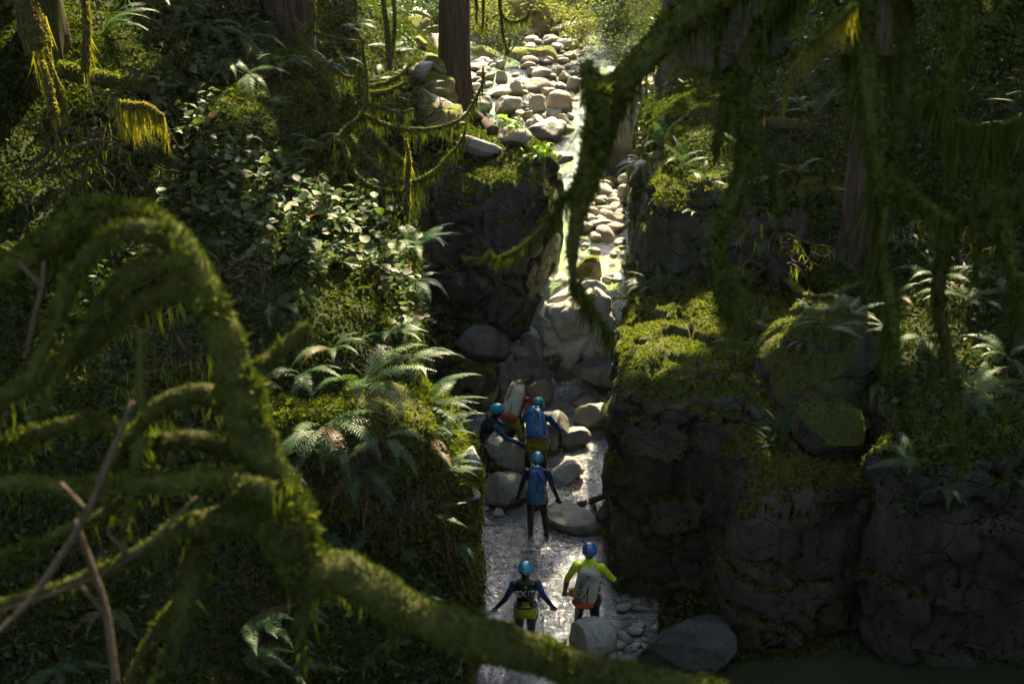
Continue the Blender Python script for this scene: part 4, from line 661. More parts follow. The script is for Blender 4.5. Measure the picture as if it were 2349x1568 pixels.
# right foreground maple: moss-laden drooping branches
TR = 5.0
kw = dict(fz=.018, mm='moss_hang', bw=.006, dens=10000)
moss_limb(T6, [(2420, -60), (2150, -50), (1900, -45), (1720, -40), (1640, -12), (1580, 35), (1525, 75), (1490, 118), (1455, 165), (1420, 190), (1385, 198), (1358, 188), (1346, 160), (1352, 138)], TR, [60, 55, 52, 50, 50, 46, 42, 40, 38, 34, 32, 26, 18, 8], seed=40, beard=6, blen=.14, **kw)
for k, (pts, rad, bd, bl) in enumerate([([(1372, 205), (1368, 290), (1345, 400), (1322, 500), (1312, 580), (1318, 640), (1350, 690), (1405, 765)], [34, 38, 32, 26, 18, 9, 6, 4], 12, .16), ([(1430, 195), (1405, 270), (1370, 350), (1320, 425), (1270, 490), (1200, 562), (1130, 593), (1062, 592)], [32, 24, 18, 10, 8, 6, 4, 3], 8, .12), ([(1390, 210), (1395, 290), (1365, 390), (1340, 470)], [30, 26, 18, 8], 10, .18),
        ([(1840, -50), (1770, 30), (1720, 110), (1700, 200), (1712, 300), (1700, 400), (1668, 490), (1642, 590), (1655, 670), (1700, 735)], [34, 34, 34, 34, 36, 30, 26, 26, 32, 22], 18, .2), ([(1705, 170), (1670, 215), (1655, 280), (1640, 345)], [22, 20, 20, 14], 10, .14), ([(1720, 300), (1765, 370), (1785, 440), (1788, 500)], [24, 20, 14, 6], 10, .16), ([(1960, 10), (1900, 65), (1850, 110), (1815, 170), (1800, 215)], [16, 12, 10, 9, 5], 12, .18), ([(1665, 640), (1690, 720), (1692, 790)], [34, 26, 8], 8, .08),
        ([(1990, -40), (1985, 100), (1995, 230), (2010, 360), (2030, 480), (2018, 570)], [40, 40, 36, 28, 20, 8], 22, .3), ([(2060, -40), (2080, 120), (2075, 260), (2050, 380), (2020, 500), (2025, 600), (2045, 700), (2052, 790)], [38, 40, 34, 28, 22, 24, 28, 8], 20, .3), ([(2130, -40), (2150, 110), (2120, 250), (2100, 370), (2090, 440)], [32, 30, 20, 14, 6], 22, .35), ([(2440, 395), (2348, 440), (2260, 468), (2200, 495), (2170, 560), (2152, 650), (2160, 740), (2185, 860), (2205, 980), (2212, 1075)], [42, 40, 36, 34, 28, 24, 22, 18, 14, 5], 16, .2), ([(2180, 505), (2130, 470), (2090, 440), (2065, 415)], [18, 14, 12, 10], 14, .16), ([(2440, 240), (2348, 268), (2280, 288), (2220, 284), (2160, 255), (2120, 200)], [12, 11, 10, 11, 10, 8], 26, .3), ([(2290, 480), (2310, 560), (2330, 650), (2345, 720)], [30, 24, 16, 6], 10, .25), ([(2230, 485), (2240, 560), (2238, 620)], [20, 14, 5], 8, .2), ([(1880, -40), (1885, 90), (1890, 190), (1900, 260)], [26, 22, 16, 6], 22, .32), ([(1930, 120), (1990, 135), (2060, 130)], [12, 12, 10], 16, .34), ([(2200, -40), (2210, 70), (2180, 170), (2170, 240)], [34, 28, 18, 6], 22, .3), ([(2300, -40), (2310, 60), (2290, 140)], [34, 26, 8], 18, .3), ([(1760, -40), (1790, 60), (1830, 110)], [22, 18, 8], 16, .26), ([(1680, -30), (1650, 50), (1645, 130)], [14, 10, 5], 10, .14)]):
    if k in (10, 16, 19, 20): continue
    moss_limb(T6, pts, TR-.3+.16*(k % 6), [q*(.72 if k >= 3 else .9) for q in rad], seed=60+k, beard=bd*(.6 if k >= 8 else .8), blen=bl*(.7 if k >= 8 else .6), bm='moss_gold' if k == 6 else 'moss_dim', **kw)
v_, f_ = tube([np.array(WT(2420, -60, TR))-np.array(T6.location), np.array([0, -.2, 3.5])], [.09, .15], 10); mk('limb', v_, f_, M['bark_moss'], T6)
v_, f_ = tube([np.array(WT(2440, 395, TR-.3+.16*5))-np.array(T6.location), np.array([0, -.1, 2.2])], [.06, .12], 10); mk('limb', v_, f_, M['bark_moss'], T6)
# vine maple with thin mossy branches, middle left
VM = thing('vine_maple', 'tangle of thin moss-hung branches left of the cedar', 'tree', WT(735, 345, 22.3))
g = dict(fz=.045, bw=.013, sides=7, mm='moss', bm='moss_dim', dens=900)
for k, (pts, t, rad, bd, bl) in enumerate([([(714, -20), (714, 50), (690, 80), (700, 105), (718, 131), (755, 188), (772, 225), (765, 265)], 21.5, [8, 9, 10, 8, 6, 5, 4, 2], 3, .3), ([(719, 131), (760, 155), (790, 174), (825, 178)], 21.4, [5, 5, 4, 2], 3, .25), ([(716, 40), (760, 38), (800, 42)], 21.5, [4, 3, 2], 2, .15), ([(716, 75), (780, 90), (830, 95)], 21.5, [4, 3, 2], 2, .15), ([(827, 84), (842, 188), (833, 258), (797, 295), (768, 325), (735, 341), (700, 330)], 21.3, [3, 4, 6, 8, 11, 10, 6], 5, .4),
        ([(782, 322), (795, 362), (815, 403), (855, 430), (906, 441), (940, 432), (985, 405)], 21.0, [9, 9, 7, 6, 5, 4, 2], 6, .4), ([(832, 262), (872, 282), (923, 295), (990, 295), (1040, 282), (1074, 255), (1107, 188), (1108, 150)], 21.2, [6, 6, 5, 4, 4, 3, 2, 1], 5, .3), ([(835, 295), (889, 342), (923, 369), (959, 380)], 21.0, [7, 7, 6, 3], 6, .35), ([(802, 312), (842, 362), (889, 406), (943, 416), (990, 396), (1030, 356), (1057, 322), (1070, 280)], 20.9, [7, 6, 5, 5, 4, 3, 2, 1], 5, .3), ([(849, 198), (889, 188), (923, 168), (943, 144)], 21.2, [5, 5, 4, 2], 5, .3), ([(849, 215), (889, 208), (933, 188)], 21.1, [6, 5, 3], 5, .35), ([(842, 240), (880, 250), (920, 258), (948, 250)], 21.1, [5, 4, 4, 2], 4, .3), ([(850, 478), (890, 485), (925, 485)], 20.4, [4, 4, 3], 4, .3), ([(700, 185), (725, 215), (735, 250), (715, 285), (680, 295)], 21.6, [4, 4, 3, 3, 1], 3, .25), ([(770, 320), (790, 340), (802, 370), (812, 400)], 21, [4, 4, 4, 2], 6, .35)]):
    moss_limb(VM, pts, t, rad, 'bark_moss', 100+k, 1, bd, bl, **g)
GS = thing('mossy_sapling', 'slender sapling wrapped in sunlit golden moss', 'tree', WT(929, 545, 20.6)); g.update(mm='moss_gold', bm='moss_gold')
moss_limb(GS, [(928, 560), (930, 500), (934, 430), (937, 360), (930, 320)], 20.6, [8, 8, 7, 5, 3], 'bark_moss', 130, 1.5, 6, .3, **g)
GT = thing('mossy_sapling', 'sunlit golden mossy twin stems at the top edge left of the cedar', 'tree', WT(892, 150, 24)); moss_limb(GT, [(893, 160), (889, 84), (876, -10)], 24, [7, 6, 5], 'bark_moss', 131, 1.5, 4, .3, **g); moss_limb(GT, [(897, 130), (905, 60), (902, -10)], 24, [5, 4, 4], 'bark_moss', 132, 1.2, 4, .3, **g)
UL = thing('mossy_sapling', 'upright moss-sleeved stems in the sunlit top left corner', 'tree', WT(195, 165, 19.8))
for k, (pts, rad) in enumerate([([(195, 165), (199, 70), (192, -10)], [10, 9, 8]), ([(95, 110), (78, 50), (58, -10)], [26, 24, 20]), ([(150, 265), (130, 210), (118, 160), (105, 110)], [9, 8, 7, 5]), ([(125, 260), (110, 190), (95, 140)], [9, 9, 6])]): moss_limb(UL, pts, 19.4-.2*k, rad, 'bark_moss', 140+k, 1.2, 6, .4, **g)
# sunlit golden moss beards hanging from the upper left log
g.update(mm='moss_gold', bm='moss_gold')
LB = thing('mossy_branch', 'short branch dripping with sunlit golden moss below the upper left log', 'branch', WT(250, 236, 18.6)); moss_limb(LB, [(250, 236), (300, 242), (340, 245), (375, 268)], 18.6, [9, 9, 8, 4], 'bark_moss', 150, 1.5, 16, .45, **g)
# bare twig thickets, far left
def twigs(label, cx, cy_, w_, h_, t, n, seed, mat='stick', moss=True):
    r = np.random.default_rng(seed); o = thing('twig_thicket', label, 'twigs', WT(cx, cy_, t)); base = np.array(o.location)
    for k in range(n):
        x, y = cx+r.uniform(-w_, w_)*.6, cy_+r.uniform(-h_, h_)*.8; a = r.uniform(-.5, .5)+(pi if r.random() < .3 else 0); L = w_*r.uniform(.5, 1.1); P = []
        for s in range(5): P.append(WT(x+cos(a)*L*s/4, y+sin(a)*L*s/4+10*np.sin(s*1.3+k), t+r.uniform(-.2, .2))); a += r.normal()*.25
        rr = np.array([3.2, 2.6, 2, 1.6, 1])*t/FPX*r.uniform(.6, 1.3); v, f = tube(np.array(P)-base, rr, 5, 4, 0); c = mk('twig', v, f, M[mat if k % 3 else 'bark_moss'], o)
        if moss and k % 2 == 0:
            C = catmull(np.array(P)-base, 6); m = 18; u = r.integers(0, len(C), m); a_, b_ = strands(C[u], r.uniform(.08, .3, m), .025, seed+k, 3, .15); q = mk('moss_beard', a_, b_, M['moss'], c, smooth=False); q['kind'] = 'stuff'
twigs('mossy twig tangle under the upper left log', 150, 330, 170, 70, 17.6, 22, 1); twigs('dark twig tangle at the far left edge', 110, 410, 150, 50, 17.2, 18, 2); twigs('dry twigs between foreground arch and thicket', 560, 640, 110, 60, 16.6, 12, 3, moss=False); twigs('pale dry twigs on the right slope behind the hanging moss', 2150, 520, 130, 70, 20.0, 14, 4); twigs('twigs and moss in the window under the mossy arch', 370, 800, 120, 90, 14.6, 18, 5); twigs('twig litter on the slope by the shadowed trunk', 1800, 560, 120, 90, 20.0, 12, 6); twigs('thin twigs beneath the golden twin stems', 930, 240, 90, 70, 23, 14, 7, moss=False)
# hanging cedar sprays and mossy twigs at the top, over the far creek
HT = thing('hanging_branch', 'mossy twig looping down at the top over the far creek', 'branch', WT(1148, -20, 27)); g.update(mm='moss', bm='moss')
for k, (pts, rad) in enumerate([([(1146, -20), (1148, 25), (1162, 45), (1185, 50), (1205, 40), (1215, 22)], [4, 4, 4, 4, 3, 2]), ([(1150, 30), (1152, 70), (1160, 105), (1168, 118)], [4, 4, 3, 2]), ([(1088, -20), (1094, 20), (1090, 34)], [4, 3, 1]), ([(1108, -20), (1108, 40), (1106, 62)], [4, 3, 1])]): moss_limb(HT, pts, 27, rad, 'bark_moss', 160+k, 1, 5, .3, **g)
def spray(label, cx, cy_, rx, ry, Y, n, mat, size, seed, name='leafy_bush', solid=False):
    r = np.random.default_rng(seed); b = W(cx, cy_, Y); o = thing(name, label, 'bush', b); P = np.array([W(cx+rx*r.normal()*.45, cy_+ry*r.normal()*.45, Y+r.normal()*.5) for _ in range(n//8)]); P = np.repeat(P, 8, 0)+r.normal(size=(n//8*8, 3))*.16
    v, f = leaflets(P, np.tile([0, -.3, 1.], (len(P), 1)), size, seed, .5, .45); k = mk('foliage', v-b, f, M[mat], o, smooth=False); k['kind'] = 'stuff'
    st = []
    for k in range(6): e = P[r.integers(0, len(P))]; st.append(tube([np.array([0, 0, -.4]), (e-b)*.5, e-b], [.02, .014, .006], 5, 3))
    v, f = join(st); k = mk('twigs', v, f, M['stick'], o); k['kind'] = 'stuff'
for k, a in enumerate([(1130, 25, 70, 30, 43, 900, 'yellowgreen', .16, 'yellow-green bush on the far ledge behind the looping twig'), (1240, 30, 80, 30, 44, 900, 'yellowgreen', .16, 'golden shrub on the far bank at the top centre'), (1330, 70, 45, 60, 40, 1000, 'yellowgreen', .13, 'dusty green brush on the far right bank'), (1395, 40, 60, 50, 42, 1200, 'cover', .14, 'brush at the top behind the hanging branch'), (1450, 110, 50, 40, 36, 700, 'cover', .12, 'shaded brush beneath the hanging branch'), (1000, 30, 40, 30, 36, 500, 'cover', .12, 'green sprays left of the cedar at the top'), (1165, 85, 50, 40, 30, 420, 'cover', .08, 'cedar spray dangling over the far pool'), (1110, 50, 40, 40, 33, 420, 'yellowgreen', .08, 'yellow-green spray right of the cedar trunk')]): spray(a[8], *a[:8], seed=200+k)
# spruce sapling at the right edge
SP = thing('spruce_sapling', 'pale needled sapling at the right picture edge', 'tree', W(2330, 330, 20.5)); bs = np.array(SP.location)
v, f = tube([(0, 0, -.3), (.05, 0, .6), (.1, 0, 1.6)], [.03, .022, .008], 6); mk('trunk', v, f, M['bark'], SP)
SPF = frond_mesh('branch', R(18), R(-14), 77, 30, .045); SPF.materials.clear(); SPF.materials.append(M['fern'])
for k in range(22):
    c = put('branch', SPF, SP); s = .75*(1.15-k/26); c.scale = (s, s, s); c.location = (.005*k, 0, .05+k*.065); c.rotation_euler = (0, 0, k*2.4)

# ---------------------------------------------------------------- people
M['suit'] = plain('black_neoprene', (.010, .0105, .012), .4, .5, .4, 10, bump=.5); M['blue'] = plain('blue_neoprene', (.008, .065, .2), .5, .4, .25, 10); M['yellow'] = plain('yellow_seat_panel', (.38, .37, .01), .55, .4, .2, 8)
M['red'] = plain('red_jacket', (.32, .02, .02), .55, .4, .3, 10); M['fluo'] = plain('fluorescent_jacket', (.62, .9, .03), .5, .3, .25, 14, bump=.8); M['helm'] = plain('cyan_helmet', (.02, .32, .5), .3, .5, .1, 6, coat=.4); M['helm2'] = plain('blue_helmet', (.01, .11, .36), .3, .5, .1, 6, coat=.4); M['helmr'] = plain('red_helmet', (.18, .015, .02), .35, .5, .1, 6, coat=.4)
M['pack'] = plain('blue_vinyl', (.01, .15, .42), .28, .6, .2, 9, bump=.35, coat=.3); M['white'] = plain('off_white_vinyl', (.46, .45, .36), .5, .5, .15, 6); M['orange'] = plain('orange_vinyl', (.55, .07, .015), .45, .5, .15, 7); M['trim'] = plain('green_trim', (.22, .25, .02), .6, .3, .2, 7); M['skin'] = plain('skin', (.5, .28, .19), .5, .4, .1, 10); M['ink'] = plain('dark_print', (.02, .02, .02), .6, .3, .1, 5); M['print'] = plain('pale_print', (.38, .38, .36), .6, .3, .1, 5); M['short'] = plain('red_shorts', (.13, .016, .012), .7, .3, .3, 9); M['metal'] = plain('steel', (.5, .5, .5), .3, .5, .1, 5, metal=1); M['lime'] = plain('lime_dot', (.4, .55, .02), .4, .4, .1, 5); M['amber'] = plain('amber_bag', (.45, .2, .01), .6, .3, .2, 8)
US, UF = cubesphere(8)
def ell(c, r, rot=None):
    v = US*np.array(r); v = v@rot.T if rot is not None else v; return v+np.array(c), UF
def capsule(a, b, ra, rb, flat=1.):
    a, b = np.array(a, float), np.array(b, float); d = b-a; L = np.linalg.norm(d); d /= L; u = np.cross(d, [0, 1, 0] if abs(d[1]) < .9 else [1, 0, 0]); u /= np.linalg.norm(u); w_ = np.cross(d, u)
    k = US[:, 2]; r = np.where(k > 0, rb, ra); ax = np.where(k > 0, L+k*rb, k*ra); return a+US[:, :1]*r[:, None]*u+US[:, 1:2]*r[:, None]*w_*flat+ax[:, None]*d, UF
def mid(a, b, t=.5): return np.array(a)*(1-t)+np.array(b)*t
def rx(a): return np.array([[1, 0, 0], [0, cos(a), -sin(a)], [0, sin(a), cos(a)]])
def person(label, loc, rz, lean, armL, armR, legL, legR, cols, hel='helm', head_dir=(0, 0), seat=True, scale=1., hipz=.93, hipshift=0., lights=True, curl=.5):
    """arms: (elbow, wrist) from the shoulder; legs: (knee, ankle) in the person's own frame; z up, y forwards"""
    o = thing('person', label, 'person', loc, rz); o.scale = (scale,)*3
    Q = rx(-lean); hp = np.array([hipshift, 0, hipz]); T = lambda p: hp+Q@np.array(p); parts = []; seg = []
    def add(vf, a, b, tagname): parts.append(vf); seg.append((np.array(a, float), np.array(b, float), tagname))
    add(ell(T((0, -.01, .0)), (.165, .125, .125), Q), T((0, 0, -.08)), T((0, 0, .05)), 'pelvis'); add(ell(T((0, -.025, -.04)), (.15, .12, .10), Q), T((.06, -.05, -.05)), T((-.06, -.05, -.05)), 'pelvis')
    add(ell(T((0, 0, .16)), (.14, .1, .14), Q), T((0, 0, .1)), T((0, 0, .2)), 'torso'); add(ell(T((0, -.01, .33)), (.172, .12, .17), Q), T((0, 0, .22)), T((0, 0, .42)), 'torso'); add(ell(T((0, -.01, .45)), (.17, .095, .085), Q), T((-.1, 0, .47)), T((.1, 0, .47)), 'torso')
    Q2 = Q@rx(head_dir[0]); nk = T((0, 0, .50)); hd = nk+Q2@np.array([0, .03, .16]); add(capsule(nk, nk+Q2@np.array([0, .01, .1]), .06, .055), nk, nk+Q2@np.array([0, .01, .09]), 'neck'); add(ell(hd, (.078, .098, .118), Q2), hd, hd, 'head')
    add(capsule(hd+Q2@np.array([0, .09, -.0]), hd+Q2@np.array([0, .112, -.025]), .011, .016), hd, hd+Q2@np.array([0, .1, 0]), 'face'); add(ell(hd+Q2@np.array([0, .05, -.075]), (.05, .05, .045), Q2), hd+Q2@np.array([0, .07, -.09]), hd+Q2@np.array([0, .08, -.03]), 'face')
    for sx, arm in ((-1, armL), (1, armR)):
        s = T((sx*.185, -.005, .445)); e = s+np.array(arm[0]); w_ = e+np.array(arm[1]); add(ell(s, (.066,)*3), s, s, 'upperarm'); add(capsule(s, e, .06, .046), s, e, 'upperarm'); add(capsule(e, w_, .046, .032), e, mid(e, w_, .9), 'forearm')
        d = (w_-e)/np.linalg.norm(w_-e); sd = np.cross(d, [0, 1, .2]); sd /= np.linalg.norm(sd); nn = np.cross(sd, d); pm = w_+d*.055; Rm = np.stack([sd, nn, d], 1); add(ell(pm, (.042, .021, .055), Rm), w_, pm+d*.03, 'hand')
        for k, (off, L) in enumerate([(-.031, .07), (-.011, .08), (.011, .076), (.031, .06)]):
            a = pm+d*.04+sd*off; b = a+d*L*.5+nn*.012*curl*2; c = b+d*L*.4+nn*.03*curl*2; add(capsule(a, b, .0125, .0115), a, b, 'hand'); add(capsule(b, c, .0115, .0105), b, c, 'hand')
        a = pm-sd*.03*sx+nn*.008-d*.015; b = a-sd*.03*sx+d*.03+nn*.012; add(capsule(a, b, .014, .013), a, b, 'hand'); add(capsule(b, b+d*.035, .013, .011), b, b+d*.03, 'hand')
    for sx, leg in ((-1, legL), (1, legR)):
        h = hp+np.array([sx*.092, 0, -.06]); k_ = h+np.array(leg[0]); a = k_+np.array(leg[1]); f = Vector(leg[2]) if len(leg) > 2 else Vector((0, 1, -.15))
        add(capsule(h, k_, .092, .062), h, k_, 'thigh'); add(ell(k_, (.06,)*3), k_, k_, 'calf'); add(capsule(k_, mid(k_, a, .45), .058, .062), k_, mid(k_, a, .5), 'calf'); add(capsule(mid(k_, a, .45), a, .06, .042), mid(k_, a, .5), a, 'calf'); ff = np.array(f.normalized()); add(capsule(a-ff*.05+np.array([0, 0, -.05]), a+ff*.15+np.array([0, 0, -.055]), .045, .038), a+np.array([0, 0, -.05]), a+ff*.15+np.array([0, 0, -.05]), 'foot')
    V, F = join(parts); me = bpy.data.meshes.new('tmp'); me.from_pydata(V.tolist(), [], F.tolist()); t = bpy.data.objects.new('tmp', me); col.objects.link(t)
    m = t.modifiers.new('r', 'REMESH'); m.mode = 'VOXEL'; m.voxel_size = .0105; m = t.modifiers.new('s', 'SMOOTH'); m.iterations = 3; m.factor = .5
    bpy.context.view_layer.update(); ev = t.evaluated_get(bpy.context.evaluated_depsgraph_get()); bm = bpy.data.meshes.new_from_object(ev); bpy.data.objects.remove(t)
    n = len(bm.vertices); v = np.empty(n*3, np.float32); bm.vertices.foreach_get('co', v); v = v.reshape(-1, 3).astype(float)
    nv = np.empty(n*3, np.float32); bm.vertices.foreach_get('normal', nv); v = v+nv.reshape(-1, 3)*((.007*np.abs(fbm(v*np.array([14, 14, 26]), 3, 77))-.002)*(v[:, 2] < hd[2]-.1))[:, None]; bm.vertices.foreach_set('co', v.astype(np.float32).ravel()); bm.update()      # folds in the suit
    fc = np.empty(len(bm.polygons)*3, np.float32); bm.polygons.foreach_get('center', fc); fc = fc.reshape(-1, 3).astype(float); fn = np.empty(len(bm.polygons)*3, np.float32); bm.polygons.foreach_get('normal', fn); fn = fn.reshape(-1, 3)
    best = np.full(len(fc), 9.); lab_ = np.zeros(len(fc), int); names = ['torso', 'pelvis', 'upperarm', 'forearm', 'hand', 'thigh', 'calf', 'foot', 'neck', 'head', 'face']; R0 = dict(torso=.11, pelvis=.11, thigh=.075, head=.09, upperarm=.05)
    for a, b, tg in seg:
        d = b-a; L2 = d@d; u = np.clip(((fc-a)@d)/L2, 0, 1) if L2 > 1e-9 else np.zeros(len(fc)); dist = np.linalg.norm(fc-a-u[:, None]*d, axis=1)-R0.get(tg, .04); q = dist < best; best[q] = dist[q]; lab_[q] = names.index(tg)
    mats = []; idx = np.zeros(len(fc), np.int32); dflt = dict(torso='suit', pelvis='suit', upperarm='blue', forearm='suit', hand='suit', thigh='suit', calf='suit', foot='suit', neck='suit', head='suit', face='skin'); dflt.update(cols)
    for k, tg in enumerate(names):
        if dflt[tg] not in mats: mats.append(dflt[tg])
        idx[lab_ == k] = mats.index(dflt[tg])
    for q in mats: bm.materials.append(M[q])
    bm.polygons.foreach_set('material_index', idx); bm.polygons.foreach_set('use_smooth', np.ones(len(fc), bool)); body = put('body', bm, o)
    if seat:                                           # the padded seat panel worn over the suit
        loc_ = (fc-hp)@Q; lx = np.abs(loc_[:, 0]); lz = loc_[:, 2]; back = (fn@Q)[:, 1] < .25
        sel = back & (((lz < .045-.0*lx) & (lz > -.155+.35*np.maximum(0, .07-lx)) & (lx < .162)) | ((lz >= .04) & (lz < .17) & (lx < .055+.6*np.maximum(0, .10-lz)))) & np.isin(lab_, [0, 1, 5])
        pol = [list(bm.polygons[i].vertices) for i in np.nonzero(sel)[0]]; ids = sorted({i for p in pol for i in p}); mp = {i: k for k, i in enumerate(ids)}; vn = np.array([bm.vertices[i].normal for i in ids])
        mk('seat_panel', v[ids]+vn*.012, [[mp[i] for i in p] for p in pol], M['yellow'], o)
    hv, hf = cubesphere(14); k = hv[:, 2] > -.22; hv = hv*np.array([.108, .132, .118]); hv[:, 2] = np.maximum(hv[:, 2], -.02-.025*(hv[:, 1] < 0)); cen = hd+Q2@np.array([0, -.005, .035])
    rib = 1+.035*(np.abs(np.sin(np.arctan2(hv[:, 0], hv[:, 2])*4)) > .75); hm = mk('helmet', (hv*rib[:, None])@Q2.T+cen, hf, M[hel], o)
    if lights:
        for sx in (-1, 1): mk('sticker', (US*np.array([.018, .006, .012])+np.array([sx*.052, -.118, .03]))@Q2.T+cen, UF, M['lime'], hm)
        mk('badge', (US*np.array([.026, .006, .012])+np.array([0, -.134, .022]))@Q2.T+cen, UF, M['print'], hm)
    bl = []
    for i in range(24):
        a = 2*pi*i/24; bl.append(T((.172*cos(a), .132*sin(a)-.01, .075)))
    bl.append(bl[0]); vv, ff = tube(bl, [.018], 6, 1); mk('harness_belt', vv, ff, M['ink'], o)
    for sx, leg in ((-1, legL), (1, legR)):
        h = hp+np.array([sx*.092, 0, -.06])+np.array(leg[0])*.2; d = np.array(leg[0])/np.linalg.norm(leg[0]); u = np.cross(d, [0, 1, 0]); u /= np.linalg.norm(u); w_ = np.cross(d, u); vv, ff = tube([h+.094*(cos(a)*u+sin(a)*w_) for a in np.linspace(0, 2*pi, 18)], [.013], 5, 1); mk('leg_loop', vv, ff, M['ink'], o)
    q = T((.17, .02, .05)); vv, ff = tube([q, q+np.array([.03, -.03, -.12]), q+np.array([.01, -.05, -.24]), q+np.array([-.03, -.06, -.13]), q+np.array([-.04, -.05, 0])], [.009], 5, 4); mk('sling', vv, ff, M['trim'], o)
    return o, T, Q, hp, hd, Q2, scale
def world(o, p):
    a = o.rotation_euler.z; s = o.scale[0]; p = np.array(p)*s; return np.array(o.location)+np.array([p[0]*cos(a)-p[1]*sin(a), p[0]*sin(a)+p[1]*cos(a), p[2]])
def lettering(txt, size, mat, parent, M4, name='lettering', ext=.004):
    c = bpy.data.curves.new(name, 'FONT'); c.body = txt; c.size = size; c.extrude = ext; c.align_x = 'CENTER'; c.align_y = 'CENTER'; c.resolution_u = 2; t = bpy.data.objects.new(name, c); col.objects.link(t); bpy.context.view_layer.update()
    me = bpy.data.meshes.new_from_object(t.evaluated_get(bpy.context.evaluated_depsgraph_get())); bpy.data.objects.remove(t); me.transform(M4); me.materials.clear(); me.materials.append(M[mat]); return put(name, me, parent)
def backpack(label, per, style, dz=.27, dy=-.20, tilt=0., rollx=0., size=(.165, .115, .29), yaw=0):
    """a soft vinyl sack riding on the back; its origin is the sack's foot"""
    o, T, Q, hp, hd, Q2, s = per; c = T((0, dy, dz)); b = thing('backpack', label, 'backpack', world(o, c)); b.scale = (s,)*3; E = Matrix(Q.tolist()).to_euler(); b.rotation_euler = (E.x+tilt, rollx, o.rotation_euler.z+yaw)
    V, F, _ = rock(22, size, 4.5, 7, 0, rough=.012, freq=7); zz = V[:, 2]/size[2]; tp = 1-.22*sstep(.1, 1, zz); V = np.c_[V[:, 0]*tp, V[:, 1]*(1-.3*sstep(.2, 1, zz)), V[:, 2]]
    V = V+vnormals(V, F)*(.010*np.abs(np.sin(V[:, 2]*16+V[:, 0]*12+1.5*np.sin(V[:, 0]*19))))[:, None]*sstep(0, .6, np.abs(zz))[:, None]
    w2 = dict(blue='pack', white='white', orange='white')[style]; mk('sack', V, F, M[w2], b)
    x, y, z = size
    for sx in (-1, 1):
        v, f = tube([(sx*x*.5, y*.8, z*.85), (sx*x*.55, y*1.7, z*.9), (sx*x*.75, y*2.3, z*.3), (sx*x*.75, y*1.6, -z*.45), (sx*x*.7, y*.8, -z*.75)], [.014], 6, 4); mk('shoulder_strap', v, f, M['ink' if style == 'blue' else 'white'], b)
    if style == 'blue':
        v, f = ell((0, 0, z*1.02), (x*.72, y*.42, .05)); v = v+(.012*np.sin(v[:, 0]*60))[:, None]*np.array([0, 1, .4]); mk('rolled_top', v, f, M['pack'], b); v, f = ell((-x*.25, -y*.75, z*.62), (x*.55, .035, z*.32), rx(.25)); mk('flap', v, f, M['pack'], b)
        v, f = tube([(.02, -y*1.06, z*.45), (.015, -y*1.1, 0), (.02, -y*1.08, -z*.2)], [.011], 6, 3); mk('webbing', v, f, M['ink'], b); v, f = tube([(x*.45, -y*.9, z*.7), (x*.5, -y*1.03, z*.4), (x*.5, -y*1.03, z*.25)], [.012], 6, 3); mk('webbing', v, f, M['ink'], b)
        v, f = tube([(0, -y*.9, z*.95), (.06, -y*1.0, z*.7), (.08, -y*1.05, z*.5)], [.012], 6, 3); mk('webbing', v, f, M['ink'], b); v, f = ell((.03, -y*1.05, -z*.42), (.02, .008, .02)); mk('badge', v, f, M['print'], b)
    if style == 'white':
        v, f = ell((0, -y*.75, z*.62), (x*.86, .05, z*.45), rx(.18)); k = v[:, 2]; v[:, 0] = v[:, 0]*np.interp(k, [z*.15, z*.5, z], [.25, 1, 1]); mk('lid', v, f, M['white'], b)
        a = np.linspace(0, 1.75*pi, 14); P = np.c_[.035*np.cos(a)*(1-.3*a/6), 0*a-y*.75-.058, z*.72+.035*np.sin(a)*(1-.3*a/6)]; v, f = tube(P, [.006], 5, 2); mk('emblem', v, f, M['ink'], b)
        lettering('EDELRID', .098, 'ink', b, Matrix.Translation((-x*.52, -y*1.02-.008, -z*.2)) @ Euler((pi/2, 0, 0)).to_matrix().to_4x4() @ Matrix.Rotation(pi/2-.12, 4, 'Z'))
        for dx in (-.4, .25): v, f = tube([(.02, -y*1.05, z*.2), (.02+dx*.02, -y*1.1, -z*.2), (x*dx, -y*1.05, -z*.85)], [.008], 5, 3); mk('webbing', v, f, M['ink'], b)
        for k in range(1): v, f = ell((-.02, -.01, -z*1.08), (x*1.0, y*.95, .085)); v = v+(.008*np.sin(v[:, 0]*70+v[:, 2]*60))[:, None]*np.array([0, -1, 0]); mk('orange_base', v, f, M['orange'], b)
    if style == 'orange':
        v, f = ell((0, 0, -z*.92), (x*1.05, y*1.05, z*.36)); mk('orange_base', v, f, M['orange'], b)
        for zc, nm in ((-z*.58, 'trim_band'), (z*.93, 'trim_band')): mk(nm, *tube([(x*(1.0 if zc < 0 else .74)*cos(a), y*(1.0 if zc < 0 else .7)*sin(a), zc) for a in np.linspace(0, 2*pi, 22)], [.014], 6, 1), M['trim'], b)
        v, f = tube([(0, -y*1.08, -z*.3), (0, -y*1.18, -z*.75), (0, -y*1.0, -z*1.05)], [.016], 6, 3); mk('webbing', v, f, M['trim'], b)
        lettering('EDELRID', .10, 'ink', b, Matrix.Translation((-x*.62, -y*.93-.006, z*.12)) @ Euler((pi/2, 0, -.35)).to_matrix().to_4x4() @ Matrix.Rotation(pi/2-.1, 4, 'Z'))
    return b
def at_water(x, y): 
    Y = 18.
    for _ in range(20): p = W(x, y, Y); d = ray(x, y); z = float(water_z(Y)); Y = d[1]*(z-CAMZ)/d[2]
    return W(x, y, Y)
g_ = lambda x, y, dz: at_water(x, y)+np.array([0, 0, dz])
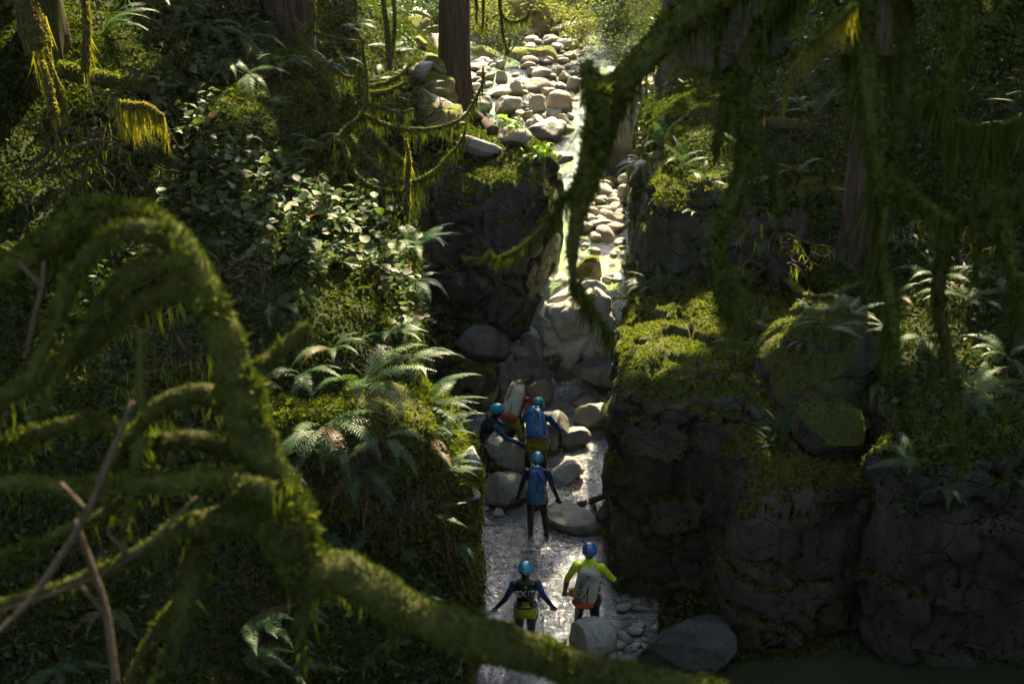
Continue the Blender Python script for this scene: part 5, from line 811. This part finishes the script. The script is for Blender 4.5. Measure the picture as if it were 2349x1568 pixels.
# walker with the long blue pack
A = person('person in blue-sleeved wetsuit wading upstream with arms spread', g_(1230, 1225, -.12), R(-4), R(6), ((-.08, .0, -.27), (-.06, .03, -.25)), ((.09, -.02, -.27), (.09, .02, -.24)), ((-.02, .03, -.43), (.0, -.02, -.42)), ((.04, .10, -.40), (.05, -.12, -.30), (.3, .6, -.7)), {}, scale=.96, hipz=.95)
backpack('long blue vinyl pack on the wading person in the middle of the stream', A, 'blue', .28, -.235, 0, 0, (.15, .11, .33))
# person with print on the back
B = person('person without a pack wading at the bottom left of the stream', g_(1204, 1468, -.30), R(2), R(3), ((-.11, .0, -.26), (-.15, .05, -.21)), ((.11, 0, -.25), (.12, .05, -.21)), ((-.01, .03, -.43), (-.03, -.03, -.40)), ((.01, .06, -.42), (.02, -.02, -.40)), {}, hipz=.93, scale=.97)
lettering('EX', .15, 'print', B[0], Matrix.Translation(Vector(B[1]((-.075, -.142, .335)))) @ Euler((pi/2, 0, 0)).to_matrix().to_4x4(), 'print', .012); lettering('IT', .13, 'print', B[0], Matrix.Translation(Vector(B[1]((.085, -.142, .345)))) @ Euler((pi/2, 0, 0)).to_matrix().to_4x4(), 'print', .012)
v_, f_ = ell(B[1]((.0, -.115, .445)), (.018, .012, .010)); mk('emblem', v_, f_, M['lime'], B[0])
# person in fluorescent jacket
C_ = person('person in fluorescent yellow jacket and red shorts beside the right wall', g_(1346, 1440, -.30), R(-8), R(4), ((-.13, -.02, -.24), (-.03, .06, -.25)), ((.17, .04, -.22), (.12, .10, -.06)), ((-.05, .06, -.42), (-.01, -.04, -.40)), ((.02, .03, -.43), (.02, -.06, -.40)), dict(torso='fluo', upperarm='fluo', pelvis='short', head='suit', neck='suit'), 'helm2', seat=False, lights=False, scale=1.04)
backpack('off-white pack with dark lettering on the person in yellow', C_, 'white', .26, -.225, -.03, R(6), (.17, .11, .27))
v_, f_ = ell((0, 0, 0), (.085, .06, .075)); pp = thing('hip_bag', 'small amber bag on the left hip of the person in yellow', 'bag', world(C_[0], C_[1]((-.2, -.09, .04)))); mk('bag', v_+(.008*np.sin(v_[:, 2]*50))[:, None], f_, M['amber'], pp); v_, f_ = tube([(.0, 0, .06), (.05, .03, .09), (.1, .06, .05)], [.01], 5, 3); mk('strap', v_, f_, M['ink'], pp)
# bent person with blue pack
D_ = person('bent person with blue pack steadying a hand on the pale slab', g_(1228, 1105, -.15), R(-6), R(38), ((-.20, .10, -.30), (-.12, .06, -.30)), ((.20, -.0, -.24), (.02, .06, -.30)), ((-.06, .16, -.38), (.03, -.10, -.40)), ((.05, .05, -.43), (.02, -.05, -.42)), {}, head_dir=(R(-8), 0), scale=1.05)
backpack('blue crumpled pack on the back of the bent person', D_, 'blue', .28, -.225, 0, R(-14), (.17, .12, .26))
v_, f_ = tube([(.03*cos(a), 0, .05*sin(a)) for a in np.linspace(0, 6.2, 10)], [.008], 5, 2); kk = thing('carabiner', 'steel carabiner hanging at the bent person\'s right hip', 'carabiner', world(D_[0], D_[1]((.21, -.08, .02)))); mk('ring', v_, f_, M['metal'], kk); v_, f_ = tube([(0, 0, .05), (-.02, .01, .13)], [.009], 5, 3); mk('sling', v_, f_, M['trim'], kk)
# red-jacketed person ahead
E_ = person('red-jacketed person leading, stooped by the grey rock rib', g_(1176, 1075, .0), R(-12), R(48), ((-.15, .12, -.2), (-.1, .16, -.13)), ((.13, .14, -.18), (.04, .16, -.2)), ((-.03, .12, -.40), (.0, -.1, -.40)), ((.04, .2, -.36), (.0, -.1, -.40)), dict(torso='red', upperarm='red', forearm='red'), 'helmr', head_dir=(R(20), 0), lights=False, scale=1.04)
backpack('cream pack with orange base on the red-jacketed person', E_, 'orange', .34, -.235, .1, R(10), (.16, .12, .33))
# crouching person half hidden at left
F_ = person('crouching person in blue wetsuit half hidden behind left bank ferns', g_(1098, 1122, .05), R(-72), R(36), ((.02, .20, -.16), (.02, .20, -.12)), ((.12, .16, -.20), (.05, .22, -.10)), ((-.05, .2, -.36), (.0, -.12, -.38)), ((.05, .12, -.40), (.02, -.14, -.38)), dict(forearm='blue'), head_dir=(R(25), 0), scale=1.0)
V, F, _ = rock(10, (.16, .1, .06), 2.4, 88, 4, rough=.03, freq=6); q_ = mk('gear_bundle', V, F, M['red']); q_.location = g_(1122, 1108, .05); q_.rotation_euler = (0, .2, -.4); tag(q_, 'red gear bundle lying on the pebbles below the crouching person', 'bundle')

# ---------------------------------------------------------------- unseen crowns added to shade the gorge, gaps cut to place sun spots
HOLES = HP+[(WT(325, 258, 18.6), .5), (WT(933, 470, 20.6), .5), (WT(890, 70, 24), .55), (WT(195, 80, 19.6), .55), (WT(760, 325, 21), .3), (WT(890, 410, 20.9), .4), (WT(700, 755, 3.6), .03), (WT(1020, 300, 21.2), .35)]
def shade_leaves(boxes, lai, seed, size=.42, open_y=None):
    r = np.random.default_rng(seed); P = []
    for (x0, x1, y0, y1, z0, z1) in boxes:
        nleaf = int((x1-x0)*(y1-y0)*lai/(size*size*.33)); nc = max(1, nleaf//45)
        c = np.c_[r.uniform(x0, x1, nc), r.uniform(y0, y1, nc), r.uniform(z0, z1, nc)]
        P.append(np.repeat(c, 45, 0)+r.normal(size=(nc*45, 3))*np.array([.8, .8, .4]))
    P = np.concatenate(P); keep = np.ones(len(P), bool); s = np.array(SUN)
    for c, rad in HOLES:
        d = P-c; t = d@s; keep &= (np.linalg.norm(d-t[:, None]*s, axis=1) > rad+.34) | (t < 3)
    keep &= ~((P[:, 0] > -2) & (P[:, 0] < 7.5) & (P[:, 1] > 34.5) & (P[:, 2] > 13))          # lane cut through the leaves so the creek mirrors open sky
    P = P[keep]; return leaflets(P, np.tile([0, 0, 1.], (len(P), 1)), size, seed, .7, .6)
def shade_crown(tree, boxes, lai, seed, mat='canopy', size=.42):
    v, f = shade_leaves(boxes, lai, seed, size); mk('shade_crown', v-np.array(tree.location), f, M[mat], tree, smooth=False)
    base = np.array(tree.location)
    r = np.random.default_rng(seed+5); top = base+np.array([0, 0, 15.])
    for b in boxes:
        for k in range(2):
            q = np.array([r.uniform(b[0], b[1]), r.uniform(b[2], b[3]), b[5]-1]); s0 = np.array([top[0], top[1], max(base[2]+3, b[4]-3+k)])
            v, f = tube([s0-base, (s0*.6+q*.4)+[0, 0, .8]-base, q-base], [.1, .07, .03], 6, 4, .1, 5, seed); mk('limb', v, f, M['bark_moss'], tree)
shade_crown(T1, [(-4, 8, 22, 36, 14, 22)], 7, 1); shade_crown(T1, [(-1.5, 6, 25.5, 32, 11.8, 13.6)], 3, 21); shade_crown(T2, [(6, 20, 17, 42, 13, 22)], 7., 2); shade_crown(T3, [(-9, -2, 20, 42, 14, 22)], 7., 3)  # low second layer added to keep sun off the gorge floor
shade_crown(T4, [(-17, -7, 12, 36, 13, 21)], 6.5, 4)
shade_crown(T5, [(-6, 6, 5, 13.5, 14.5, 18.5)], 4, 15, size=.6); shade_crown(T5, [(-16, -2.5, -9, 8, 14, 20), (-15, -4, 8, 20, 13, 19), (-14, 1, -14, -7, 10, 20)], 3.5, 5, size=.6); shade_crown(T6, [(3.5, 16, -9, 10, 14, 20), (5.5, 15, 10, 22, 14, 20), (1, 15, -14, -7, 10, 20)], 5, 6, size=.6)  # leaf masses added around the viewpoint to cut sun and fill light

# ---------------------------------------------------------------- misty air
def haze():
    V = [(x, y, z) for x in (-166, 166) for y in (-36, 306) for z in (-6, 34)]
    b = NB('misty_air'); b.n.remove(b.b); v = b.N('VolumePrincipled'); v.inputs['Color'].default_value = (1, .96, .82, 1); v.inputs['Density'].default_value = HAZE; v.inputs['Anisotropy'].default_value = .35
    b.L(v.outputs[0], b.out.inputs['Volume']); o = mk('haze', V, [(0, 1, 3, 2), (4, 6, 7, 5), (0, 4, 5, 1), (2, 3, 7, 6), (0, 2, 6, 4), (1, 5, 7, 3)], b.m, smooth=False); o['kind'] = 'stuff'
HAZE = .0003
haze()
